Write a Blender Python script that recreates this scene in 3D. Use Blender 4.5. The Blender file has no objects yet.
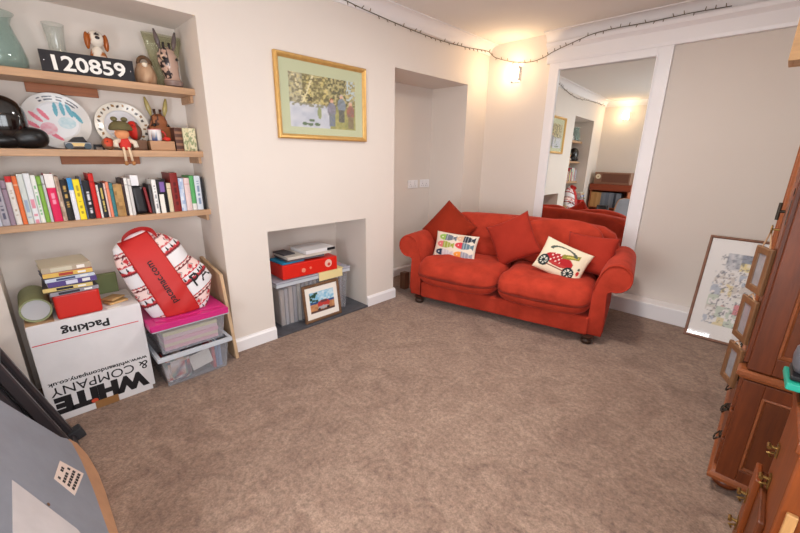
import bpy, bmesh, math, random
from mathutils import Vector, Matrix, Euler
R = math.radians
rnd = random.Random(7)
scn = bpy.context.scene
COL = scn.collection

# ------------------------------------------------------------------ helpers
def lin(c):
    out = []
    for v in c[:3]:
        v = max(0, min(255, v)) / 255.0
        out.append(v / 12.92 if v <= 0.04045 else ((v + 0.055) / 1.055) ** 2.4)
    return tuple(out)

MATS = {}
def mat(name, rgb, rough=0.6, metal=0.0, spec=0.4, var=0.0, vscale=8.0, bump=0.0, bscale=60.0, sheen=0.0, stretch=None, emit=None, coat=0.0):
    if name in MATS: return MATS[name]
    m = bpy.data.materials.new(name); m.use_nodes = True
    nt = m.node_tree; N = nt.nodes; L = nt.links
    b = N['Principled BSDF']
    c = lin(rgb)
    b.inputs['Base Color'].default_value = (*c, 1)
    b.inputs['Roughness'].default_value = rough
    b.inputs['Metallic'].default_value = metal
    b.inputs['Specular IOR Level'].default_value = spec
    if sheen:
        b.inputs['Sheen Weight'].default_value = sheen
        b.inputs['Sheen Roughness'].default_value = 0.4
        b.inputs['Sheen Tint'].default_value = (*[min(1, x * 1.6 + .12) for x in c], 1)
    if coat: b.inputs['Coat Weight'].default_value = coat
    tc = N.new('ShaderNodeTexCoord'); mp = N.new('ShaderNodeMapping')
    L.new(tc.outputs['Object'], mp.inputs['Vector'])
    if stretch: mp.inputs['Scale'].default_value = stretch
    if var:
        n = N.new('ShaderNodeTexNoise'); n.inputs['Scale'].default_value = vscale
        n.inputs['Detail'].default_value = 5; n.inputs['Roughness'].default_value = .6
        L.new(mp.outputs[0], n.inputs['Vector'])
        r = N.new('ShaderNodeValToRGB')
        r.color_ramp.elements[0].position = .3; r.color_ramp.elements[1].position = .7
        r.color_ramp.elements[0].color = (*[x * (1 - var) for x in c], 1)
        r.color_ramp.elements[1].color = (*[min(1, x * (1 + var)) for x in c], 1)
        L.new(n.outputs['Fac'], r.inputs['Fac']); L.new(r.outputs['Color'], b.inputs['Base Color'])
    if bump:
        n2 = N.new('ShaderNodeTexNoise'); n2.inputs['Scale'].default_value = bscale
        n2.inputs['Detail'].default_value = 4
        L.new(mp.outputs[0], n2.inputs['Vector'])
        bp = N.new('ShaderNodeBump'); bp.inputs['Strength'].default_value = bump; bp.inputs['Distance'].default_value = .01
        L.new(n2.outputs['Fac'], bp.inputs['Height']); L.new(bp.outputs[0], b.inputs['Normal'])
    if emit:
        b.inputs['Emission Color'].default_value = (*lin(emit[0]), 1); b.inputs['Emission Strength'].default_value = emit[1]
    MATS[name] = m
    return m

def wood(name, rgb, axis='x', rough=.42, contrast=.3, scale=1.0, coat=0.0):
    st = {'x': (1.2, 14, 14), 'y': (14, 1.2, 14), 'z': (14, 14, 1.2)}[axis]
    return mat(name, rgb, rough=rough, spec=.45, var=contrast, vscale=3.0 * scale, stretch=st, bump=.05, bscale=9, coat=coat)

def paint_mat(name, rough=.6, bump=0.0, bscale=200, sheen=0, spec=.3):
    if name in MATS: return MATS[name]
    m = bpy.data.materials.new(name); m.use_nodes = True
    nt = m.node_tree; N = nt.nodes; L = nt.links; b = N['Principled BSDF']
    a = N.new('ShaderNodeVertexColor'); a.layer_name = 'Col'
    L.new(a.outputs['Color'], b.inputs['Base Color'])
    b.inputs['Roughness'].default_value = rough; b.inputs['Specular IOR Level'].default_value = spec
    if sheen: b.inputs['Sheen Weight'].default_value = sheen
    if bump:
        tc = N.new('ShaderNodeTexCoord'); n2 = N.new('ShaderNodeTexNoise'); n2.inputs['Scale'].default_value = bscale
        L.new(tc.outputs['Object'], n2.inputs['Vector'])
        bp = N.new('ShaderNodeBump'); bp.inputs['Strength'].default_value = bump; bp.inputs['Distance'].default_value = .005
        L.new(n2.outputs['Fac'], bp.inputs['Height']); L.new(bp.outputs[0], b.inputs['Normal'])
    MATS[name] = m
    return m

def glassy(name, rgb, clear=.8, rough=.05, body_rough=.5):
    """clear thin-walled plastic or glass: mostly see-through, a little body colour, a glossy sheen"""
    if name in MATS: return MATS[name]
    m = bpy.data.materials.new(name); m.use_nodes = True
    nt = m.node_tree; N = nt.nodes; L = nt.links
    N.remove(N['Principled BSDF']); out = N['Material Output']
    c = lin(rgb)
    tr = N.new('ShaderNodeBsdfTransparent'); tr.inputs[0].default_value = (*[x ** .14 for x in c], 1)
    df = N.new('ShaderNodeBsdfDiffuse'); df.inputs[0].default_value = (*c, 1)
    gl = N.new('ShaderNodeBsdfGlossy'); gl.inputs['Roughness'].default_value = rough
    m1 = N.new('ShaderNodeMixShader'); m1.inputs[0].default_value = 1 - clear
    L.new(tr.outputs[0], m1.inputs[1]); L.new(df.outputs[0], m1.inputs[2])
    lw = N.new('ShaderNodeLayerWeight'); lw.inputs['Blend'].default_value = .5
    pw = N.new('ShaderNodeMath'); pw.operation = 'POWER'; pw.inputs[1].default_value = 5
    L.new(lw.outputs['Facing'], pw.inputs[0])
    ma = N.new('ShaderNodeMath'); ma.operation = 'MULTIPLY_ADD'; ma.inputs[1].default_value = .7; ma.inputs[2].default_value = .04
    L.new(pw.outputs[0], ma.inputs[0])
    m2 = N.new('ShaderNodeMixShader')
    L.new(ma.outputs[0], m2.inputs[0]); L.new(m1.outputs[0], m2.inputs[1]); L.new(gl.outputs[0], m2.inputs[2])
    L.new(m2.outputs[0], out.inputs['Surface'])
    MATS[name] = m
    return m

class MB:
    def __init__(s):
        s.bm = bmesh.new(); s.lay = s.bm.verts.layers.float_color.new('Col'); s.c = (1, 1, 1, 1)
    def color(s, rgb): s.c = (*lin(rgb), 1); return s
    def v(s, p, c=None):
        q = s.bm.verts.new(p); q[s.lay] = (*lin(c), 1) if c else s.c; return q
    def f(s, vs):
        try: return s.bm.faces.new(vs)
        except ValueError: return None
    def box(s, lo, hi, rot=None, about=None):
        ps = [Vector((x, y, z)) for z in (lo[2], hi[2]) for y in (lo[1], hi[1]) for x in (lo[0], hi[0])]
        if rot is not None:
            M = Euler(rot).to_matrix(); o = Vector(about) if about else (Vector(lo) + Vector(hi)) / 2
            ps = [M @ (p - o) + o for p in ps]
        return s.hexa(ps)
    def hexa(s, ps):
        V = [s.v(p) for p in ps]
        for q in ((0, 2, 3, 1), (4, 5, 7, 6), (0, 1, 5, 4), (2, 6, 7, 3), (0, 4, 6, 2), (1, 3, 7, 5)): s.f([V[i] for i in q])
        return s
    def cyl(s, p0, p1, r0, r1=None, seg=20, caps=True):
        r1 = r0 if r1 is None else r1
        p0 = Vector(p0); p1 = Vector(p1); d = (p1 - p0).normalized()
        a = d.orthogonal().normalized(); b = d.cross(a)
        A = [s.v(p0 + (a * math.cos(t) + b * math.sin(t)) * r0) for t in [2 * math.pi * i / seg for i in range(seg)]]
        B = [s.v(p1 + (a * math.cos(t) + b * math.sin(t)) * r1) for t in [2 * math.pi * i / seg for i in range(seg)]]
        for i in range(seg): s.f([A[i], A[(i + 1) % seg], B[(i + 1) % seg], B[i]])
        if caps: s.f(A[::-1]); s.f(B)
        return s
    def lathe(s, prof, c=(0, 0, 0), seg=28, squash=(1, 1), colfn=None):
        rows = []
        for r, z in prof:
            row = []
            for i in range(seg):
                t = 2 * math.pi * i / seg
                row.append(s.v((c[0] + r * squash[0] * math.cos(t), c[1] + r * squash[1] * math.sin(t), c[2] + z), colfn(t, z) if colfn else None))
            rows.append(row)
        for a, b in zip(rows, rows[1:]):
            for i in range(seg): s.f([a[i], a[(i + 1) % seg], b[(i + 1) % seg], b[i]])
        s.f(rows[0][::-1]); s.f(rows[-1])
        return s
    def loft(s, rings, seg=24, colfn=None):
        """rings: (cx,cy,cz,rx,ry) stacked; colfn(theta,k)"""
        rows = []
        for k, (cx, cy, cz, rx, ry) in enumerate(rings):
            rows.append([s.v((cx + rx * math.cos(2 * math.pi * i / seg), cy + ry * math.sin(2 * math.pi * i / seg), cz),
                             colfn(2 * math.pi * i / seg, cz) if colfn else None) for i in range(seg)])
        for a, b in zip(rows, rows[1:]):
            for i in range(seg): s.f([a[i], a[(i + 1) % seg], b[(i + 1) % seg], b[i]])
        s.f(rows[0][::-1]); s.f(rows[-1])
        return s
    def tube(s, pts, r, seg=8):
        pts = [Vector(p) for p in pts]; rows = []
        up = Vector((.13, .27, .95))
        for i, p in enumerate(pts):
            d = (pts[min(i + 1, len(pts) - 1)] - pts[max(i - 1, 0)]).normalized()
            a = d.cross(up).normalized(); b = d.cross(a)
            rr = r(i / max(1, len(pts) - 1)) if callable(r) else r
            rows.append([s.v(p + (a * math.cos(2 * math.pi * k / seg) + b * math.sin(2 * math.pi * k / seg)) * rr) for k in range(seg)])
        for a, b in zip(rows, rows[1:]):
            for k in range(seg): s.f([a[k], a[(k + 1) % seg], b[(k + 1) % seg], b[k]])
        s.f(rows[0][::-1]); s.f(rows[-1])
        return s
    def sph(s, c, r, seg=20, rings=12, e=1.0, colfn=None):
        rx, ry, rz = (r, r, r) if not hasattr(r, '__len__') else r
        sp = lambda x: math.copysign(abs(x) ** e, x)
        rows = []
        for j in range(1, rings):
            ph = -math.pi / 2 + math.pi * j / rings
            row = []
            for i in range(seg):
                t = 2 * math.pi * i / seg
                p = (c[0] + rx * sp(math.cos(ph)) * sp(math.cos(t)), c[1] + ry * sp(math.cos(ph)) * sp(math.sin(t)), c[2] + rz * sp(math.sin(ph)))
                row.append(s.v(p, colfn(p) if colfn else None))
            rows.append(row)
        b0 = s.v((c[0], c[1], c[2] - rz), colfn((c[0], c[1], c[2] - rz)) if colfn else None)
        b1 = s.v((c[0], c[1], c[2] + rz), colfn((c[0], c[1], c[2] + rz)) if colfn else None)
        for a, b in zip(rows, rows[1:]):
            for i in range(seg): s.f([a[i], a[(i + 1) % seg], b[(i + 1) % seg], b[i]])
        for i in range(seg):
            s.f([b0, rows[0][(i + 1) % seg], rows[0][i]]); s.f([b1, rows[-1][i], rows[-1][(i + 1) % seg]])
        return s
    def prism(s, poly, mapfn, d0, d1):
        """poly: 2-D outline; mapfn(a,b,d) -> point"""
        A = [s.v(mapfn(a, b, d0)) for a, b in poly]; B = [s.v(mapfn(a, b, d1)) for a, b in poly]; n = len(poly)
        for i in range(n): s.f([A[i], A[(i + 1) % n], B[(i + 1) % n], B[i]])
        s.f(A[::-1]); s.f(B)
        return s
    def grid(s, fn, nx, ny, colfn=None, flip=False):
        rows = []
        for j in range(ny + 1):
            rows.append([s.v(fn(i / nx, j / ny), colfn(i / nx, j / ny) if colfn else None) for i in range(nx + 1)])
        for j in range(ny):
            for i in range(nx):
                q = [rows[j][i], rows[j][i + 1], rows[j + 1][i + 1], rows[j + 1][i]]
                s.f(q[::-1] if flip else q)
        return s
    def pillow(s, W, H, T, n=26, pinch=.09, front=None, side=(200, 60, 40), pw=.42):
        """soft cushion in its own x (width), z (height); faces -y"""
        for sg in (-1, 1):
            def pos(a, b):
                a = a * 2 - 1; b = b * 2 - 1
                t = (max(0, 1 - a ** 4) * max(0, 1 - b ** 4)) ** pw
                x = a * W / 2 * (1 - pinch * (1 - b * b) * a * a); z = b * H / 2 * (1 - pinch * (1 - a * a) * b * b)
                return (x, sg * t * T / 2 * (.75 + .25 * (1 - a * a) * (1 - b * b)), z)
            s.grid(pos, n, n, (lambda a, b: front(a, b)) if (front and sg < 0) else (lambda a, b: side), flip=(sg > 0))
        bmesh.ops.remove_doubles(s.bm, verts=s.bm.verts, dist=1e-5)
        return s
    def xf(s, M):
        bmesh.ops.transform(s.bm, matrix=M, verts=s.bm.verts); return s
    def build(s, name, m, parent=None, smooth=False, bevel=0.0, bseg=2, w=True, loc=None, rot=None, sub=0, angle=40):
        bmesh.ops.recalc_face_normals(s.bm, faces=s.bm.faces)
        me = bpy.data.meshes.new(name)
        base = Vector((0, 0, 0))
        if w:
            if parent is not None: base = wl(parent)
            else:
                xs = [v.co for v in s.bm.verts]
                base = Vector((sum(v.x for v in xs) / len(xs), sum(v.y for v in xs) / len(xs), min(v.z for v in xs)))
            bmesh.ops.translate(s.bm, vec=-base, verts=s.bm.verts)
        s.bm.to_mesh(me); s.bm.free()
        me.materials.append(m)
        o = bpy.data.objects.new(name, me); COL.objects.link(o)
        if parent is not None: o.parent = parent
        elif w: o.location = base
        if loc is not None: o.location = loc
        if rot is not None: o.rotation_euler = rot
        if smooth:
            for p in me.polygons: p.use_smooth = True
            if smooth != 'all':
                try: me.set_sharp_from_angle(angle=R(angle))
                except Exception: pass
        if bevel:
            b = o.modifiers.new('bevel', 'BEVEL'); b.width = bevel; b.segments = bseg; b.limit_method = 'ANGLE'; b.angle_limit = R(35)
        if sub:
            u = o.modifiers.new('sub', 'SUBSURF'); u.levels = sub; u.render_levels = sub
        return o

def wl(o):
    v = Vector((0, 0, 0))
    while o is not None: v = v + Vector(o.location); o = o.parent
    return v

def tag(o, label, cat, group=None, kind=None):
    if label: o['label'] = label
    if cat: o['category'] = cat
    if group: o['group'] = group
    if kind: o['kind'] = kind
    return o
def thing(name, loc, label, cat, group=None, rot=None):
    o = bpy.data.objects.new(name, None); COL.objects.link(o); o.location = loc; o.empty_display_size = .05
    if rot: o.rotation_euler = rot
    return tag(o, label, cat, group)
def struct(o): o['kind'] = 'structure'; return o

def text_mb(txt, width, height, depth=.001, bold=0.0):
    """lettering as mesh in local x (reading), y (up), fitted to a box centred on the origin"""
    cu = bpy.data.curves.new('lettering', 'FONT'); cu.body = txt; cu.size = 1; cu.extrude = 0.02; cu.offset = bold
    cu.resolution_u = 3
    ob = bpy.data.objects.new('lettering_tmp', cu); COL.objects.link(ob)
    dg = bpy.context.evaluated_depsgraph_get(); dg.update()
    me = bpy.data.meshes.new_from_object(ob.evaluated_get(dg))
    COL.objects.unlink(ob); bpy.data.objects.remove(ob)
    b = MB(); b.bm.free(); b.bm = bmesh.new(); b.bm.from_mesh(me); b.lay = None
    xs = [v.co.x for v in b.bm.verts]; ys = [v.co.y for v in b.bm.verts]
    x0, x1, y0, y1 = min(xs), max(xs), min(ys), max(ys)
    for v in b.bm.verts:
        v.co = Vector(((v.co.x - (x0 + x1) / 2) / (x1 - x0) * width, (v.co.y - (y0 + y1) / 2) / (y1 - y0) * height, v.co.z / .02 * depth))
    return b
def frame_matrix(o, xd, yd):
    x = Vector(xd).normalized(); y = Vector(yd); y = (y - x * x.dot(y)).normalized(); z = x.cross(y)
    M = Matrix((x, y, z)).transposed().to_4x4(); M.translation = Vector(o); return M

# ------------------------------------------------------------------ materials
M_wall = mat('wall_paint', (222, 213, 205), rough=.85, spec=.15, var=.015, vscale=1.5, bump=.04, bscale=90)
M_wall_r = mat('wall_paint_stone', (215, 206, 198), rough=.85, spec=.15, var=.015, vscale=1.5, bump=.04, bscale=90)
M_ceil = mat('ceiling_paint', (221, 216, 211), rough=.9, spec=.1)
M_cove = mat('coving_paint', (230, 226, 226), rough=.85, spec=.1)
M_white = mat('white_gloss', (238, 236, 238), rough=.35, spec=.4)
M_slate = mat('slate', (78, 78, 84), rough=.6, var=.2, vscale=20)
M_pine = wood('pine_shelf', (188, 150, 116), 'y', rough=.5, contrast=.16)
M_pine_d = wood('brown_batten', (160, 98, 62), 'y', rough=.55, contrast=.2)
M_black = mat('black_satin', (22, 21, 24), rough=.35)
M_brass = mat('brass', (150, 120, 70), rough=.35, metal=.9)
M_darkmetal = mat('dark_metal', (60, 52, 44), rough=.4, metal=.8)
M_chrome = mat('chrome', (200, 200, 205), rough=.2, metal=1)
M_paper = mat('paper', (236, 232, 224), rough=.8)
M_paint = paint_mat('painted', rough=.55)
M_paintgloss = paint_mat('painted_glaze', rough=.18, spec=.5)
M_paintcloth = paint_mat('painted_cloth', rough=.9, bump=.15, bscale=300)
M_clear = glassy('clear_plastic', (214, 218, 226), clear=.82, rough=.12)
M_tubclear = glassy('frosted_plastic', (205, 208, 216), clear=.84, rough=.2)
M_glass = glassy('clear_glass', (225, 232, 228), clear=.86, rough=.03)
M_glass_teal = glassy('sea_green_glass', (176, 206, 200), clear=.86, rough=.04)
M_glass_green = glassy('olive_glass', (196, 196, 160), clear=.84, rough=.05)
M_pane = glassy('window_glass', (250, 250, 250), clear=.98, rough=.01)

# carpet: twist pile, mottled by trodden patches
def carpet():
    m = bpy.data.materials.new('brown_carpet'); m.use_nodes = True
    nt = m.node_tree; N = nt.nodes; L = nt.links; b = N['Principled BSDF']
    tc = N.new('ShaderNodeTexCoord')
    n1 = N.new('ShaderNodeTexNoise'); n1.inputs['Scale'].default_value = 5; n1.inputs['Detail'].default_value = 6; n1.inputs['Roughness'].default_value = .65; n1.inputs['Distortion'].default_value = 1.2
    n2 = N.new('ShaderNodeTexNoise'); n2.inputs['Scale'].default_value = 120; n2.inputs['Detail'].default_value = 3
    n3 = N.new('ShaderNodeTexNoise'); n3.inputs['Scale'].default_value = 38; n3.inputs['Detail'].default_value = 3
    for n in (n1, n2, n3): L.new(tc.outputs['Object'], n.inputs['Vector'])
    r1 = N.new('ShaderNodeValToRGB'); e = r1.color_ramp.elements
    e[0].position = .33; e[0].color = (*lin((140, 113, 98)), 1); e[1].position = .66; e[1].color = (*lin((169, 142, 124)), 1)
    L.new(n1.outputs['Fac'], r1.inputs['Fac'])
    r2 = N.new('ShaderNodeValToRGB'); e = r2.color_ramp.elements
    e[0].position = .34; e[0].color = (.42, .42, .42, 1); e[1].position = .64; e[1].color = (1.0, 1.0, 1.0, 1)
    mixn = N.new('ShaderNodeMath'); mixn.operation = 'ADD'; hf = N.new('ShaderNodeMath'); hf.operation = 'MULTIPLY'; hf.inputs[1].default_value = .5
    L.new(n2.outputs['Fac'], mixn.inputs[0]); L.new(n3.outputs['Fac'], mixn.inputs[1]); L.new(mixn.outputs[0], hf.inputs[0])
    L.new(hf.outputs[0], r2.inputs['Fac'])
    mx = N.new('ShaderNodeMix'); mx.data_type = 'RGBA'; mx.blend_type = 'MULTIPLY'; mx.inputs['Factor'].default_value = .85
    L.new(r1.outputs[0], mx.inputs['A']); L.new(r2.outputs[0], mx.inputs['B']); L.new(mx.outputs['Result'], b.inputs['Base Color'])
    b.inputs['Roughness'].default_value = .95; b.inputs['Specular IOR Level'].default_value = .05
    b.inputs['Sheen Weight'].default_value = .25
    bp = N.new('ShaderNodeBump'); bp.inputs['Strength'].default_value = .7; bp.inputs['Distance'].default_value = .012
    L.new(hf.outputs[0], bp.inputs['Height']); L.new(bp.outputs[0], b.inputs['Normal'])
    return m
M_carpet = carpet()

# ------------------------------------------------------------------ room shell
XR, Y0, D, ZC = 3.36, -.76, 4.304, 2.745
VY0, VY1, VZ0, VZ1 = -.55, 1.05, .75, 2.35   # unseen window added in the right wall for fill light
AL = (-.13, .9987, 2.302, -.41)      # shelf alcove: y0 y1 top back
FP = (1.338, 2.3435, .911, -.5)      # fireplace opening
NI = (2.7204, 3.893, 2.28, -.525)    # open niche
struct(MB().box((-.75, Y0 - .1, -.08), (XR + .1, D + .15, 0)).build('floor', M_carpet))
struct(MB().box((-.75, Y0 - .1, ZC), (XR + .1, D + .15, ZC + .08)).build('ceiling', M_ceil))
b = MB(); X0 = -.72
b.box((X0, Y0 - .1, 0), (0, AL[0], ZC)); b.box((X0, AL[0], AL[2]), (0, AL[1], ZC)); b.box((X0, AL[0], 0), (AL[3], AL[1], AL[2]))
b.box((X0, AL[1], 0), (0, FP[0], ZC)); b.box((X0, FP[0], FP[2]), (0, FP[1], ZC)); b.box((X0, FP[0], 0), (FP[3], FP[1], FP[2]))
b.box((X0, FP[1], 0), (0, NI[0], ZC)); b.box((X0, NI[0], NI[2]), (0, NI[1], ZC)); b.box((X0, NI[0], 0), (NI[3], NI[1], NI[2]))
b.box((X0, NI[1], 0), (0, D, ZC))
struct(b.build('wall_left', M_wall))
struct(MB().box((X0, D, 0), (XR + .1, D + .12, ZC)).build('wall_back', M_wall_r))
# the short stretch of the back wall left of the mirror, in the left wall's paint
struct(MB().box((0.0, D - .004, 0), (.775, D + .004, ZC)).build('wall_back_left', M_wall))
b = MB(); b.box((XR, Y0 - .1, 0), (XR + .1, VY0, ZC)); b.box((XR, VY1, 0), (XR + .1, D, ZC)); b.box((XR, VY0, 0), (XR + .1, VY1, VZ0)); b.box((XR, VY0, VZ1), (XR + .1, VY1, ZC))
struct(b.build('wall_right', M_wall_r))
b = MB()
for y in (VY0, (VY0 + VY1) / 2 - .03, VY1 - .06): b.box((XR + .02, y, VZ0), (XR + .08, y + .06, VZ1))
for z in (VZ0, VZ1 - .06): b.box((XR + .02, VY0, z), (XR + .08, VY1, z + .06))
b.box((XR - .06, VY0 - .04, VZ0 - .04), (XR + .02, VY1 + .04, VZ0))
fill_win = struct(b.build('fill_window', M_white))  # out of view, added to brighten the alcove and left wall
MB().box((XR + .045, VY0 + .05, VZ0 + .05), (XR + .05, VY1 - .05, VZ1 - .05)).build('pane', M_pane, fill_win)
WX0, WX1, WZ0, WZ1 = 1.45, 2.50, .45, 1.53
b = MB(); yb = Y0 - .1
b.box((0, yb, 0), (WX0, Y0, ZC)); b.box((WX1, yb, 0), (XR, Y0, ZC)); b.box((WX0, yb, 0), (WX1, Y0, WZ0)); b.box((WX0, yb, WZ1), (WX1, Y0, ZC))
struct(b.build('wall_front', M_wall))
b = MB()
for x in (WX0, WX1 - .06): b.box((x, yb + .02, WZ0), (x + .06, yb + .08, WZ1))
for z in (WZ0, WZ1 - .06): b.box((WX0, yb + .02, z), (WX1, yb + .08, z + .06))
b.box((WX0 - .04, Y0 - .02, WZ0 - .04), (WX1 + .04, Y0 + .06, WZ0))
win = struct(b.build('window_1', M_white))
MB().box((WX0 + .05, yb + .045, WZ0 + .05), (WX1 - .05, yb + .05, WZ1 - .05)).build('pane', M_pane, win)

# skirting boards
b = MB()
def skirt(b, y0, y1, x=0.0, h=.107, t=.02):
    b.prism([(0, 0), (t, 0), (t, h - .02), (t * .55, h - .008), (t * .45, h), (0, h)], lambda a, c, d: (x + a, d, c), y0, y1)
skirt(b, AL[1] - .0, FP[0]); skirt(b, FP[1], NI[0] + .02); skirt(b, NI[1], D)
skirt(b, NI[0], NI[1], x=NI[3]); b.box((NI[3], NI[1] - .02, 0), (0, NI[1], .107)); b.box((NI[3], NI[0], 0), (.0, NI[0] + .02, .107))
struct(b.build('baseboard_left', M_white))
b = MB()
b.box((1.62, 4.13, 0), (XR, D, .14)); b.prism([(4.125, .14), (4.13, .152), (D, .152), (D, .14)], lambda a, c, d: (d, a, c), 1.62, XR)
b.box((0.02, D - .02, 0), (.77, D, .107))
struct(b.build('baseboard_back', M_white, bevel=.004))
# coving
def cove(b, mapf, d0, d1):
    n = 7; pts = [(0, -.105), (.012, -.105)]
    for i in range(n + 1):
        t = i / n * math.pi / 2
        pts.append((.10 - .085 * math.cos(t), -.095 + .085 * math.sin(t)))
    pts += [(.112, -.01), (.112, 0), (0, 0)]
    b.prism(pts, mapf, d0, d1)
b = MB(); cove(b, lambda a, c, d: (a, d, ZC + c), Y0, D); struct(b.build('trim_1', M_cove, smooth=True))
b = MB(); cove(b, lambda a, c, d: (d, D - a, ZC + c), .70, XR); struct(b.build('trim_2', M_cove, smooth=True))
b = MB(); cove(b, lambda a, c, d: (d, Y0 + a, ZC + c), 0, XR); struct(b.build('trim_3', M_cove, smooth=True))
# door-like white surround of the mirror with its long head beam
b = MB()
b.prism([(D, 2.448), (4.262, 2.448), (4.255, 2.475), (4.252, 2.57), (4.236, 2.585), (4.215, 2.60), (4.205, 2.625), (4.205, 2.636), (D, 2.640)],
        lambda a, c, d: (d, a, c), .735, XR)
struct(b.build('trim_4', M_white, bevel=.003))
b = MB()
b.box((.769, 4.268, 0), (.876, D, 2.449)); b.box((1.750, 4.268, 0), (1.871, D, 2.449)); b.box((.876, 4.268, 2.376), (1.750, D, 2.449))
b.box((.862, 4.258, 0), (.876, 4.268, 2.39)); b.box((1.750, 4.258, 0), (1.764, 4.268, 2.39)); b.box((.876, 4.258, 2.376), (1.750, 4.268, 2.39))
struct(b.build('trim_5', M_white, bevel=.003))

# mirror glass in that surround, a touch out of true
M_mirror = mat('mirror_silver', (236, 240, 238), rough=.0, metal=1.0)
b = MB().box((-.435, -.003, -1.2), (.435, .003, 1.163))
mir = b.build('wall_mirror', M_mirror, w=False, loc=(1.312, 4.284, 1.21), rot=(-.010, 0, -.0215))
# normal towards the room: (sin .022, -cos, .01)
mir.rotation_euler = (-.010, 0, .0215)
tag(mir, 'tall mirror in a white doorway surround behind the red sofa', 'mirror')

# slate hearth slab
o = MB().box((FP[3], FP[0], 0), (.022, FP[1], .016)).build('hearth_slab', M_slate, bevel=.003)
tag(o, 'dark slate slab on the floor of the fireplace opening', 'hearth')

# ------------------------------------------------------------------ wall lamps
M_lampglass = mat('lit_opal_glass', (255, 240, 215), rough=.4, emit=((255, 232, 195), 9.0))
def wall_lamp(x, y, z, s, label):
    t = thing('wall_lamp', (x, y, z), label, 'lamp', 'square wall lamps')
    MB().box((x - .06, y, z - .075), (x + .06, y + s * .012, z + .075)).build('back_plate', M_chrome, t, bevel=.003)
    MB().box((x - .056, y + s * .03, z - .064), (x + .056, y + s * .075, z + .064)).build('glass_shade', M_lampglass, t, bevel=.012)
    b = MB()
    b.box((x + .059, y + s * .03, z - .070), (x + .068, y + s * .082, z + .072)); b.box((x - .03, y + s * .068, z - .074), (x + .068, y + s * .082, z - .066)); b.box((x + .02, y + s * .068, z + .066), (x + .068, y + s * .082, z + .074))
    b.box((x - .02, y + s * .012, z - .02), (x + .02, y + s * .03, z + .02))
    b.build('chrome_cradle', M_chrome, t, bevel=.002)
    ld = bpy.data.lights.new('lamp_glow', 'POINT'); ld.energy = 6.5; ld.color = (1, .70, .40); ld.shadow_soft_size = .06
    lo = bpy.data.objects.new('lamp_glow', ld); COL.objects.link(lo); lo.parent = t; lo.location = (0, s * .14, .02)
    return t
wall_lamp(.377, D - .004, 2.39, -1, 'lit square glass wall lamp on the cream wall beside the mirror surround')
wall_lamp(.44, Y0, 2.43, 1, 'lit square wall lamp on the far wall seen only in the mirror')

t = thing('added_fill_light', (1.8, 2.3, ZC - .09), 'round opal ceiling fill light, added out of view', 'ceiling light')  # unseen fitting, added to even out the room's light
MB().lathe([(.20, 0), (.20, .02), (.05, .02), (.05, .0)], (1.8, 2.3, ZC - .02), 40).build('ceiling_plate', M_chrome, t)
MB().lathe([(.05, 0), (.13, .008), (.18, .03), (.19, .062), (.05, .062)], (1.8, 2.3, ZC - .09), 40).build('opal_bowl', mat('opal_bowl_glass', (255, 248, 238), rough=.4, emit=((255, 244, 228), 3.0)), t, smooth=True)
ld = bpy.data.lights.new('fill_glow', 'AREA'); ld.shape = 'DISK'; ld.size = .36; ld.energy = 34; ld.color = (1, .97, .93)  # fill from the added ceiling fitting
lo = bpy.data.objects.new('fill_glow', ld); COL.objects.link(lo); lo.parent = t; lo.location = (0, 0, -.01)

# ------------------------------------------------------------------ sockets in the niche
def socket(y0, y1, lab):
    t = thing('wall_socket', (NI[3], (y0 + y1) / 2, 1.10), lab, 'socket', 'sockets in the niche')
    MB().box((NI[3], y0, 1.10), (NI[3] + .011, y1, 1.20)).build('plate', M_white, t, bevel=.004)
    for k in (.2, .62):
        y = y0 + (y1 - y0) * k
        MB().box((NI[3] + .011, y, 1.165), (NI[3] + .016, y + .02, 1.19)).build('rocker_switch', M_white, t, bevel=.001)
        b = MB()
        for dy, dz in ((.008, 1.145), (-.006, 1.122), (.022, 1.122)): b.box((NI[3] + .0105, y + dy, dz), (NI[3] + .0118, y + dy + .006, dz + .01))
        b.build('pin_slots', M_black, t)
socket(3.475, 3.655, 'white double socket in the niche, the one nearer the chimney breast')
socket(3.70, 3.88, 'white double socket in the niche, tight to its far corner')

# ------------------------------------------------------------------ string of fairy lights
pts = [(.02, -.65, 2.66), (.02, -.2, 2.65), (.02, .29, 2.632), (.02, .98, 2.585), (.02, 1.5, 2.60), (.02, 2.0, 2.668), (.02, 2.14, 2.665), (.02, 2.292, 2.652), (.02, 2.573, 2.637), (.02, 2.892, 2.622), (.02, 3.336, 2.618), (.02, 3.767, 2.636), (.025, 4.2, 2.672),
       (.05, 4.28, 2.636), (.113, 4.285, 2.600), (.326, 4.285, 2.53), (.534, 4.285, 2.501), (.69, 4.26, 2.516), (.80, 4.225, 2.545), (.97, 4.19, 2.58), (1.17, 4.185, 2.628), (1.303, 4.19, 2.643), (1.446, 4.19, 2.645), (1.637, 4.195, 2.643), (1.829, 4.19, 2.645), (1.93, 4.19, 2.648), (2.05, 4.19, 2.646), (2.147, 4.195, 2.644), (2.24, 4.195, 2.643)]
def resample(pts, step):
    P = [Vector(p) for p in pts]; out = []
    dense = []
    for i in range(len(P) - 1):
        p0 = P[max(0, i - 1)]; p1 = P[i]; p2 = P[i + 1]; p3 = P[min(len(P) - 1, i + 2)]
        for k in range(12):
            t = k / 12
            dense.append(.5 * ((2 * p1) + (p2 - p0) * t + (2 * p0 - 5 * p1 + 4 * p2 - p3) * t * t + (3 * p1 - p0 - 3 * p2 + p3) * t ** 3))
    dense.append(P[-1]); acc = 0; out.append(dense[0])
    for a, c in zip(dense, dense[1:]):
        acc += (c - a).length
        if acc >= step: out.append(c); acc = 0
    return out
M_wire = mat('green_wire', (82, 74, 56), rough=.5)
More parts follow.
